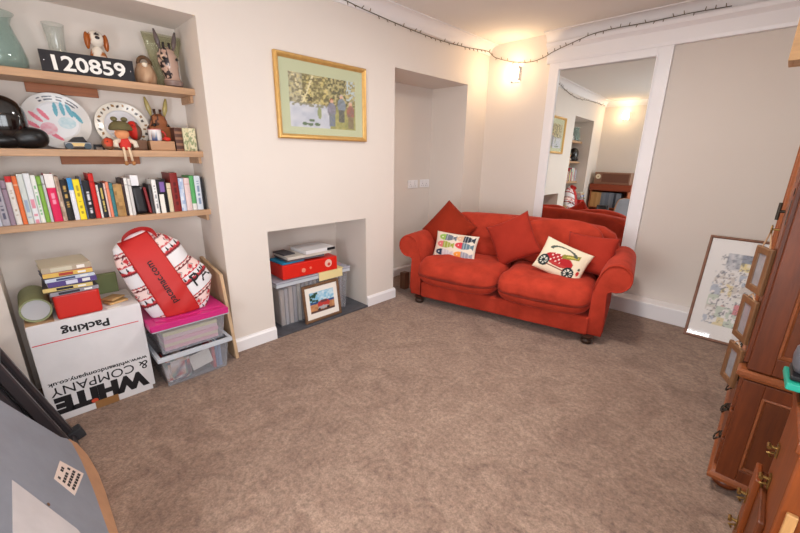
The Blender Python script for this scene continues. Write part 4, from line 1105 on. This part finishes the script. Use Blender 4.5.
for lo, hi, c_, rz, lab, cat in items:
    o = MB().color(c_).box(lo, hi, rot=(0, 0, rz)).build(cat if cat not in ('papers',) else 'paper_wad', M_paint, bevel=.002); tag(o, lab, cat, 'pile on the red box in the fireplace')
    if cat == 'binder':
        MB().color((26, 26, 30)).box((-.10, 1.95, .646), (-.083, 2.032, .668), rot=(0, 0, rz)).build('black_end', M_paint, o)

# ------------------------------------------------------------------ black frames and wrapped parcel, lower left
for k in range(2):
    dy = -.055 * k
    t = thing('black_picture_frame', (.43, -.02 + dy, 0), ['black frame with a small sticker leaning nearest the white packing box', 'black frame leaning behind the other black frame'][k], 'picture frame', 'black frames leaning at the left')
    ln = R(16.5)
    def bfm(a, c, d, dy=dy): return (a, -.012 + dy + d * math.cos(ln) - c * math.sin(ln), .012 + c * math.cos(ln) + d * math.sin(ln))
    b = MB(); framebars(b, (.300 - .015 * k, .525, 0, .645 - .02 * k), [(0, -.03), (0, .004), (.010, .010), (.030, .010), (.040, 0), (.040, -.03)], bfm); b.build('frame', mat('charcoal_moulding', (50, 46, 49), rough=.3), t, bevel=.002)
    b = MB(); b.prism([(.325, .03), (.51, .03), (.51, .60), (.325, .60)], bfm, -.026, -.012); b.build('panel', mat('dark_panel', (44, 42, 46), rough=.25), t)
    if k == 0:
        b = MB(); b.prism([(.2988, .50), (.2988, .55), (.2996, .55), (.2996, .50)], bfm, -.02, .002)
        b.build('sticker', M_paper, t)
        MB().box((.30, -.05, 0), (.36, .026, .06), rot=(.28, 0, .1)).build('corner_block', mat('corner_foam', (46, 46, 50), rough=.7), t, bevel=.006)
PN = Vector((0, 1, .5)).normalized(); PS = Vector((0, -.5, 1)).normalized()   # parcel face normal and slope direction
def pm(x, s_, d): 
    p = Vector((x, .047, 0)) + PS * s_ + PN * d
    return tuple(p)
t = thing('wrapped_parcel', (1.05, -.1, 0), 'big grey-blue wrapped parcel with brown card edges and an address label, lower left', 'parcel')
po = [(.60, .22), (.545, .17), (.535, .12), (.60, .055), (.72, .015), (.86, .004), (1.60, .004), (1.64, .03), (1.64, .80), (1.58, .88), (.74, .90), (.66, .86), (.63, .78)]
M_pcard = mat('parcel_card', (186, 142, 108), rough=.75, var=.1, vscale=10)
M_wrap = mat('grey_blue_wrap', (140, 146, 158), rough=.5, var=.10, vscale=5, bump=.25, bscale=7)
MB().prism(po, pm, -.05, -.004).build('card_slab', M_pcard, t, bevel=.012, bseg=3)
pw = [(.628, .25), (.598, .205), (.615, .175), (.74, .14), (.92, .112), (1.20, .09), (1.60, .07), (1.63, .08), (1.63, .78), (1.57, .865), (.75, .885), (.68, .85), (.655, .78)]
MB().prism(pw, pm, -.0045, .006).build('wrapping', M_wrap, t, bevel=.005, bseg=2)
def quad_on(pts_, d, name, m_, par):
    b = MB(); b.prism(pts_, pm, d, d + .0012); return b.build(name, m_, par)
def sl(z): return z * math.sqrt(1.25)
lab = quad_on([(.863, sl(.255)), (.852, sl(.138)), (1.067, sl(.215)), (1.028, sl(.299))], .0062, 'address_label', mat('label_pink', (232, 216, 206), rough=.7), t)
b = MB()
c0, c1_, c2, c3 = Vector((.863, sl(.255))), Vector((.852, sl(.138))), Vector((1.067, sl(.215))), Vector((1.028, sl(.299)))
for r_ in range(4):
    for q in range(6):
        if hsh(r_ * 7 + q, 4) < .22: continue
        u0 = .12 + q * .13; v0 = .12 + r_ * .22
        def at(u, v): 
            return (c0 * (1 - u) + c3 * u) * (1 - v) + (c1_ * (1 - u) + c2 * u) * v
        b.prism([tuple(at(u0, v0)), tuple(at(u0 + .10, v0)), tuple(at(u0 + .10, v0 + .12)), tuple(at(u0, v0 + .12))], pm, .0076, .0080)
b.build('label_print', M_ink, lab)
quad_on([(1.180, sl(.465)), (1.274, sl(.238)), (1.369, sl(.16)), (1.56, sl(.30)), (1.527, sl(.47))], .0062, 'paper_sheet', mat('grey_paper', (206, 202, 204), rough=.7, var=.06, vscale=8), t)
b = MB(); b.prism([tuple(Vector((1.215, sl(.34))) + Vector((.008 * math.cos(a), .006 * math.sin(a)))) for a in [2 * math.pi * i / 10 for i in range(10)]], pm, .0075, .0085); b.build('brown_spot', mat('brown_spot', (120, 80, 50)), t)

# ------------------------------------------------------------------ framed poster leaning on the back wall
t = thing('framed_poster', (2.6, 3.97, 0), 'wood framed poster of drawings leaning on the wall beside the dresser', 'poster')
LP = math.atan2(.285, .87)
def pf(a, c, d): return (a, 3.972 + c * math.sin(LP) - d * math.cos(LP), .003 + c * math.cos(LP) + d * math.sin(LP))
H_ = .905
b = MB(); framebars(b, (2.432, 2.98, 0, H_), [(0, -.018), (0, .004), (.005, .008), (.014, .008), (.021, .0), (.021, -.018)], pf); b.build('frame', wood('poster_frame', (126, 84, 62), 'z'), t)
b = MB(); b.prism([(2.445, .013), (2.967, .013), (2.967, H_ - .013), (2.445, H_ - .013)], pf, -.016, -.006); b.build('backing', M_paper, t)
def art3(s, v):
    c = (232, 228, 226)
    if s < .10 or v < .12 or v > .90 or s > .9: return c
    n = vnoise(s * 22, v * 34); n2 = vnoise(s * 50 + 3, v * 70)
    row = int(v * 9)
    if .70 < v < .87 and .25 < s < .8:
        c = mixc((222, 220, 222), (128, 132, 146), n) if s < .45 or v > .79 else mixc((226, 206, 130), (230, 224, 214), n)
        if .45 < s < .75 and v > .79: c = (130, 136, 154)
    elif .14 < v < .68 and .15 < s < .85:
        pal = [(204, 196, 190), (206, 170, 160), (190, 200, 186), (222, 206, 160), (176, 182, 196), (224, 222, 216)]
        c = pal[int(hsh(int(s * 7), row) * 6)] if n > .45 else (230, 226, 224)
        if .28 < v < .38 and .5 < s < .8: c = (206, 116, 126)
    if n2 > .74 and .14 < v < .87 and .18 < s < .82: c = mixc(c, (80, 80, 90), .6)
    return c
MB().grid(lambda s, v: pf(2.454 + s * .504, .022 + v * (H_ - .044), -.0055), 64, 110, art3).build('drawing_sheet', M_paint, t)
b = MB(); b.prism([(2.452, .02), (2.96, .02), (2.96, H_ - .02), (2.452, H_ - .02)], pf, -.002, -.001); b.build('glazing', M_pane, t)

# ------------------------------------------------------------------ tall dresser on the right wall
M_oak = wood('dresser_wood', (102, 46, 15), 'z', rough=.42, contrast=.32)
M_oakx = wood('dresser_wood_cross', (110, 52, 20), 'x', rough=.42, contrast=.26)
M_oakl = wood('dresser_moulding', (134, 74, 40), 'x', rough=.38, contrast=.22)
M_oakp = wood('dresser_panel', (98, 46, 15), 'z', rough=.45, contrast=.32)
M_pinec = wood('cornice_pine', (178, 136, 92), 'x', rough=.5, contrast=.18)
CX, CY, CXE, CYE = 2.828, 2.09, 3.35, 3.30
t = thing('dresser', (3.09, 2.7, 0), 'tall carved brown dresser standing against the right wall', 'dresser')
# lower carcase with its end panel
MB().box((CX, CY, .065), (CXE, CYE, .60)).build('lower_carcase', M_oak, t, bevel=.004)
def endpanel(x0, x1, z0, z1, y, par, st=.055):
    b = MB()
    b.box((x0, y - .014, z0), (x0 + st + .012, y, z1)); b.box((x1 - st, y - .014, z0), (x1, y, z1)); b.box((x0 + st + .012, y - .014, z0), (x1 - st, y, z0 + st * 1.2)); b.box((x0 + st + .012, y - .014, z1 - st), (x1 - st, y, z1))
    o = b.build('end_frame', M_oak, par, bevel=.003)
    b = MB(); framebars(b, (x0 + st + .012, x1 - st, z0 + st * 1.2, z1 - st), [(0, 0), (0, -.012), (.008, -.016), (.016, -.006), (.016, 0)], lambda a, c, d: (a, y + d, c)); b.build('panel_moulding', M_oakl, o)
    MB().box((x0 + st + .026, y - .004, z0 + st), (x1 - st - .016, y + .001, z1 - st - .01)).build('end_panel', M_oakp, o)
endpanel(CX, CXE, .075, .585, CY, t, .06)
def mould(b, z0, z1, out_, prof, x0=CX, y0=CY, x1=CXE, y1=CYE):
    """moulding round the front and the near end"""
    rows = []
    for (px_, py_) in ((x1, 0), (0, 0), (0, 1)):
        pass
    path = [((x1, y0), (0, -1)), ((x0, y0), (-1, -1)), ((x0, y1), (-1, 0))]
    for (xx, yy), (nx_, ny_) in path:
        rows.append([b.v((xx + nx_ * o_, yy + ny_ * o_, z0 + h_)) for o_, h_ in prof])
    n = len(prof)
    for A, B in zip(rows, rows[1:]):
        for i in range(n): b.f([A[i], A[(i + 1) % n], B[(i + 1) % n], B[i]])
    b.f(rows[0]); b.f(rows[-1][::-1])
    return b
b = MB(); mould(b, .590, .63, .03, [(0, 0), (.016, .002), (.02, .012), (.028, .018), (.028, .034), (.018, .042), (0, .042)]); b.build('waist_moulding', M_oakl, t)
b = MB(); mould(b, .055, .1, .03, [(0, 0), (.024, 0), (.026, .016), (.016, .026), (.010, .040), (0, .044)]); b.build('plinth_moulding', M_oakl, t)
for x_, y_ in ((CX + .045, CY + .05), (CXE - .06, CY + .05), (CX + .045, CYE - .06), (CXE - .06, CYE - .06)):
    MB().lathe([(.03, 0), (.048, .008), (.058, .026), (.054, .042), (.036, .055)], (x_, y_, 0), 24).build('bun_foot', M_oak, t, smooth='all')
# drawers on the front
for k, (za, zb) in enumerate(((.10, .245), (.26, .40), (.415, .575))):
    for ya, yb_ in ((CY + .03, CY + .58), (CY + .60, CYE - .03)):
        d = MB().box((CX - .012, ya, za), (CX + .002, yb_, zb)).build('drawer', M_oakx, t, bevel=.003)
        for f_ in (.22, .78):
            yy = ya + (yb_ - ya) * f_; zz_ = (za + zb) / 2 + .02
            b = MB(); b.sph((CX - .014, yy, zz_), (.008, .02, .02), 12, 8); b.tube([(CX - .018, yy - .03, zz_), (CX - .034, yy - .025, zz_ - .026), (CX - .036, yy, zz_ - .032), (CX - .034, yy + .025, zz_ - .026), (CX - .018, yy + .03, zz_)], .004, 6)
            b.build('drop_handle', M_darkmetal, d, smooth='all')
# upper cupboard
UZ = .632; UT = 1.83
MB().box((CX, CY, UZ), (CXE, CYE, UT)).build('upper_carcase', M_oak, t, bevel=.004)
endpanel(CX, CXE, UZ + .005, UT - .01, CY, t, .065)
b = MB(); mould(b, UT - .06, UT, .03, [(0, 0), (.012, .004), (.016, .03), (.032, .046), (.034, .06), (0, .062)]); b.build('cornice', M_oakl, t, bevel=.002)
for ya, yb_ in ((CY + .02, CY + .6), (CY + .61, CYE - .02)):
    d = MB().box((CX - .016, ya, UZ + .02), (CX + .002, yb_, UT - .05)).build('cupboard_door', M_oak, t, bevel=.004)
    b = MB(); framebars(b, (ya + .07, yb_ - .07, UZ + .10, UT - .13), [(0, 0), (0, .008), (.012, .012), (.02, .002), (.02, 0)], lambda a, c, d_: (CX - .016 - d_, a, c)); b.build('door_moulding', M_oakl, d)
    if ya < CY + .1:
        b = MB(); zz_ = 1.30; yy = CY + .10
        b.box((CX - .019, yy - .022, zz_ - .05), (CX - .0165, yy + .022, zz_ + .05)); b.cyl((CX - .018, yy, zz_), (CX - .045, yy, zz_), .006); b.cyl((CX - .045, yy, zz_ - .035), (CX - .045, yy, zz_ + .035), .006); b.build('turn_handle', M_darkmetal, d)
        b = MB(); b.cyl((CX - .016, yy, 1.225), (CX - .05, yy, 1.225), .004)
        b.tube([(CX - .050, yy + .016 * math.cos(a), 1.225 + .016 * math.sin(a)) for a in [2 * math.pi * i / 14 for i in range(15)]], .0035, 6); b.build('key', M_brass, d)
        b = MB(); b.box((CX - .019, CY + .06, 1.385), (CX - .0165, CY + .14, 1.40), rot=(.5, 0, 0)); b.build('escutcheon', M_darkmetal, d)
bx = thing('wooden_box', (2.92, 2.06, UT + .003), 'pale wooden box on top of the dresser, its corner overhanging the front', 'box')
b = MB(); bz = UT + .003
b.box((2.692, 1.985, bz), (3.15, 1.999, bz + .15)); b.box((2.692, 2.115, bz), (3.15, 2.129, bz + .15)); b.box((2.692, 1.999, bz), (2.706, 2.115, bz + .15)); b.box((3.136, 1.999, bz), (3.15, 2.115, bz + .15))
b.build('sides', M_pinec, bx, bevel=.003)
MB().box((2.706, 1.999, bz + .001), (3.136, 2.115, bz + .012)).build('bottom', M_pinec, bx)
MB().box((2.72, 1.981, bz + .02), (3.12, 1.986, bz + .13)).build('front_panel', wood('box_panel', (170, 128, 72), 'x', rough=.55), bx, bevel=.002)
# string of three small frames hanging from the key
t = thing('hanging_frame_trio', (2.79, 2.2, .50), 'chain of three small pale wood frames hanging from the dresser key', 'picture frame')
M_palewood = wood('pale_frame_wood', (112, 78, 50), 'z', contrast=.25)
M_greyglass = mat('grey_photo', (136, 134, 138), rough=.2, var=.15, vscale=20)
fa = R(24); cen = Vector((2.779, 2.20))
for k, (zc, hh) in enumerate(((1.045, .20), (.815, .20), (.59, .19))):
    ed = Vector((-math.sin(fa), math.cos(fa))); nn = Vector((-math.cos(fa), -math.sin(fa)))
    def hm(a, c, d, zc=zc): 
        p = cen + ed * a + nn * d
        return (p.x, p.y, zc + c)
    w_ = .062
    b = MB(); framebars(b, (-w_, w_, -hh / 2, hh / 2), [(0, -.008), (0, .006), (.004, .008), (.028, .008), (.031, .004), (.031, -.008)], hm); fo = b.build('frame', M_palewood, t, bevel=.002)
    b = MB(); b.prism([(-w_ + .027, -hh / 2 + .027), (w_ - .027, -hh / 2 + .027), (w_ - .027, hh / 2 - .027), (-w_ + .027, hh / 2 - .027)], hm, -.006, .002); b.build('photo', M_greyglass, fo)
    b = MB(); zt = zc + hh / 2
    up_ = .022 if k else .075
    b.tube([hm(-.03, hh / 2 - .002, 0), hm(0, hh / 2 + up_, 0), hm(.03, hh / 2 - .002, 0)], .003, 6); b.build('cord', mat('cord_tan', (190, 150, 116), rough=.8), fo)

# ------------------------------------------------------------------ nearer low bureau with brass catches
t = thing('bureau', (3.14, 1.43, 0), 'low orange-brown bureau with brass catches nearest the camera at right', 'bureau')
M_bur = wood('bureau_wood', (120, 56, 14), 'z', rough=.45, contrast=.26)
M_burd = wood('bureau_wood_front', (98, 46, 15), 'z', rough=.45, contrast=.28)
MB().box((2.935, 1.25, 0), (XR - .01, 1.60, .80)).build('upper_body', M_bur, t, bevel=.006)
MB().box((2.918, 1.33, 0), (2.936, 1.59, .50)).build('lower_body', M_burd, t, bevel=.005)
MB().box((2.925, 1.24, .80), (XR - .008, 1.61, .834)).build('top', M_bur, t, bevel=.006)
MB().box((2.903, 1.50, .02), (2.919, 1.605, .515)).build('door', M_bur, t, bevel=.004)
def catch(x, y, z, par=None):
    b = MB(); b.box((x - .004, y - .014, z - .022), (x, y + .014, z + .022)); b.cyl((x - .003, y, z + .006), (x - .022, y, z + .006), .005); b.cyl((x - .022, y - .012, z + .006), (x - .022, y + .012, z + .006), .0055)
    b.tube([(x - .005, y, z - .012), (x - .02, y, z - .02), (x - .012, y, z - .03)], .004, 6)
    b.build('brass_catch', M_brass, t, smooth=True)
catch(2.934, 1.55, .615); catch(2.934, 1.50, .53); catch(2.904, 1.56, .40); catch(2.904, 1.56, .28)
MB().box((2.950, 1.236, .35), (2.972, 1.25, .63)).build('pale_batten', wood('pale_batten', (196, 146, 92), 'z', contrast=.25), t, bevel=.003)
MB().box((2.99, 1.240, .05), (XR - .03, 1.251, .76)).build('end_panel', M_bur, t, bevel=.004)
o = MB().box((2.892, 1.47, .8625), (3.08, 1.60, .884), rot=(0, 0, .04)).build('teal_box', mat('teal_plastic', (30, 150, 128), rough=.4), bevel=.004); tag(o, 'flat teal green box lying on a dark blue box at the right edge', 'box')
o = MB().box((2.935, 1.44, .8345), (3.10, 1.59, .862)).build('dark_blue_box', mat('dark_blue', (44, 48, 62), rough=.5), bevel=.004); tag(o, 'dark blue box on the low bureau, under the flat teal box', 'box')
o = MB().box((2.90, 1.49, .8845), (3.06, 1.60, .900)).build('black_box', M_black, bevel=.004); tag(o, 'thin black box lying on the flat teal box', 'box')
vase([(.028, 0), (.036, .02), (.039, .05), (.036, .075), (.024, .09), (.028, .102)], (2.934, 1.54, .9005), mat('grey_glaze', (92, 92, 98), rough=.35), 'grey_vase', 'grey pottery vase standing on the black box at the right edge')

# ------------------------------------------------------------------ record cabinet reflected in the mirror
t = thing('record_cabinet', (.42, -.58, 0), 'wooden record cabinet with an old radio on top, seen in the mirror', 'cabinet')
RX = (.06, .80); RY = (-.745, -.42)
M_cab = wood('cabinet_wood', (168, 92, 54), 'x', contrast=.15)
b = MB(); b.box((RX[0], RY[0], 0), (RX[0] + .02, RY[1], .92)); b.box((RX[1] - .02, RY[0], 0), (RX[1], RY[1], .92)); b.box((RX[0], RY[0], .55), (RX[1], RY[1], .57)); b.box((RX[0], RY[0], 0), (RX[1], RY[0] + .01, .92)); b.box((RX[0], RY[0], .05), (RX[1], RY[1], .07))
b.build('carcase', M_cab, t)
MB().box((RX[0] - .03, RY[0], .92), (RX[1] + .03, RY[1] + .01, 1.055)).build('top_box', wood('cabinet_top', (140, 62, 34), 'x', contrast=.15), t, bevel=.006)
t = thing('radio', (.43, -.58, 1.056), 'old wooden radio with a round dial on the record cabinet, seen in the mirror', 'radio')
MB().box((.09, -.73, 1.056), (.78, -.45, 1.30)).build('case', wood('radio_case', (142, 104, 82), 'x', contrast=.12), t, bevel=.008)
MB().box((.24, -.45, 1.10), (.75, -.444, 1.27)).build('speaker_cloth', mat('speaker_cloth', (118, 78, 62), rough=.9, bump=.3, bscale=200), t)
MB().cyl((.165, -.45, 1.21), (.165, -.438, 1.21), .05, seg=32).build('dial', mat('cream_dial', (236, 224, 196), rough=.4), t)
MB().cyl((.165, -.438, 1.21), (.165, -.43, 1.21), .012, seg=16).build('knob', M_brass, t)
lc = [(200, 152, 96), (186, 138, 86), (206, 160, 104), (194, 150, 100), (120, 128, 140), (130, 138, 150), (112, 122, 138), (140, 146, 156), (126, 134, 148), (60, 66, 78), (136, 142, 152), (128, 136, 146)]
for k in range(26):
    x_ = RX[0] + .025 + k * .0225
    c_ = lc[int(k * len(lc) / 26)]
    o = MB().color(c_).box((x_, RY[0] + .02, .571), (x_ + .019, RY[1] - .015, .571 + .30 + .01 * hsh(k))).build('record_sleeve', M_paint)
    tag(o, 'upright record sleeve in the cabinet reflected in the mirror', 'record', 'record sleeves in the cabinet')

# ------------------------------------------------------------------ camera
cam = bpy.data.cameras.new('camera'); co = bpy.data.objects.new('camera', cam); COL.objects.link(co)
cam.sensor_fit = 'HORIZONTAL'; cam.sensor_width = 36; cam.lens = 36 * 376.2396 / 800; cam.clip_start = .02
yaw, pit, rol = .773, .2882, .0144
fw = Vector((-math.sin(yaw), math.cos(yaw), 0)); rt = Vector((math.cos(yaw), math.sin(yaw), 0)); upv = Vector((0, 0, 1))
f2 = fw * math.cos(pit) - upv * math.sin(pit); u2 = upv * math.cos(pit) + fw * math.sin(pit)
r3 = rt * math.cos(rol) + u2 * math.sin(rol); u3 = u2 * math.cos(rol) - rt * math.sin(rol)
Mx = Matrix((r3, u3, -f2)).transposed().to_4x4(); Mx.translation = (2.7557, 0, 1.5)
co.matrix_world = Mx
scn.camera = co

# ------------------------------------------------------------------ light
w = bpy.data.worlds.new('daylight'); scn.world = w; w.use_nodes = True
bg = w.node_tree.nodes['Background']; bg.inputs['Color'].default_value = (.93, .96, 1.0, 1); bg.inputs['Strength'].default_value = 1.0
def daylight(loc, rot, sx, sy, e):
    al = bpy.data.lights.new('window_area_light', 'AREA'); al.shape = 'RECTANGLE'; al.size = sx; al.size_y = sy; al.energy = e; al.color = (.93, .965, 1)
    ao = bpy.data.objects.new('window_area_light', al); COL.objects.link(ao); ao.location = loc; ao.rotation_euler = rot
daylight(((WX0 + WX1) / 2, yb - .06, (WZ0 + WZ1) / 2), (R(90), 0, 0), WX1 - WX0 - .1, WZ1 - WZ0 - .1, 50)
daylight((XR + .16, (VY0 + VY1) / 2, (VZ0 + VZ1) / 2), (R(90), 0, R(90)), VY1 - VY0 - .1, VZ1 - VZ0 - .1, 50)  # fill through the added right-wall window
scn.view_settings.view_transform = 'Standard'; scn.view_settings.look = 'None'; scn.view_settings.gamma = 1; scn.view_settings.use_curve_mapping = False
scn.view_settings.exposure = 0.12
scn.cycles.max_bounces = 10; scn.cycles.diffuse_bounces = 5; scn.cycles.transparent_max_bounces = 16
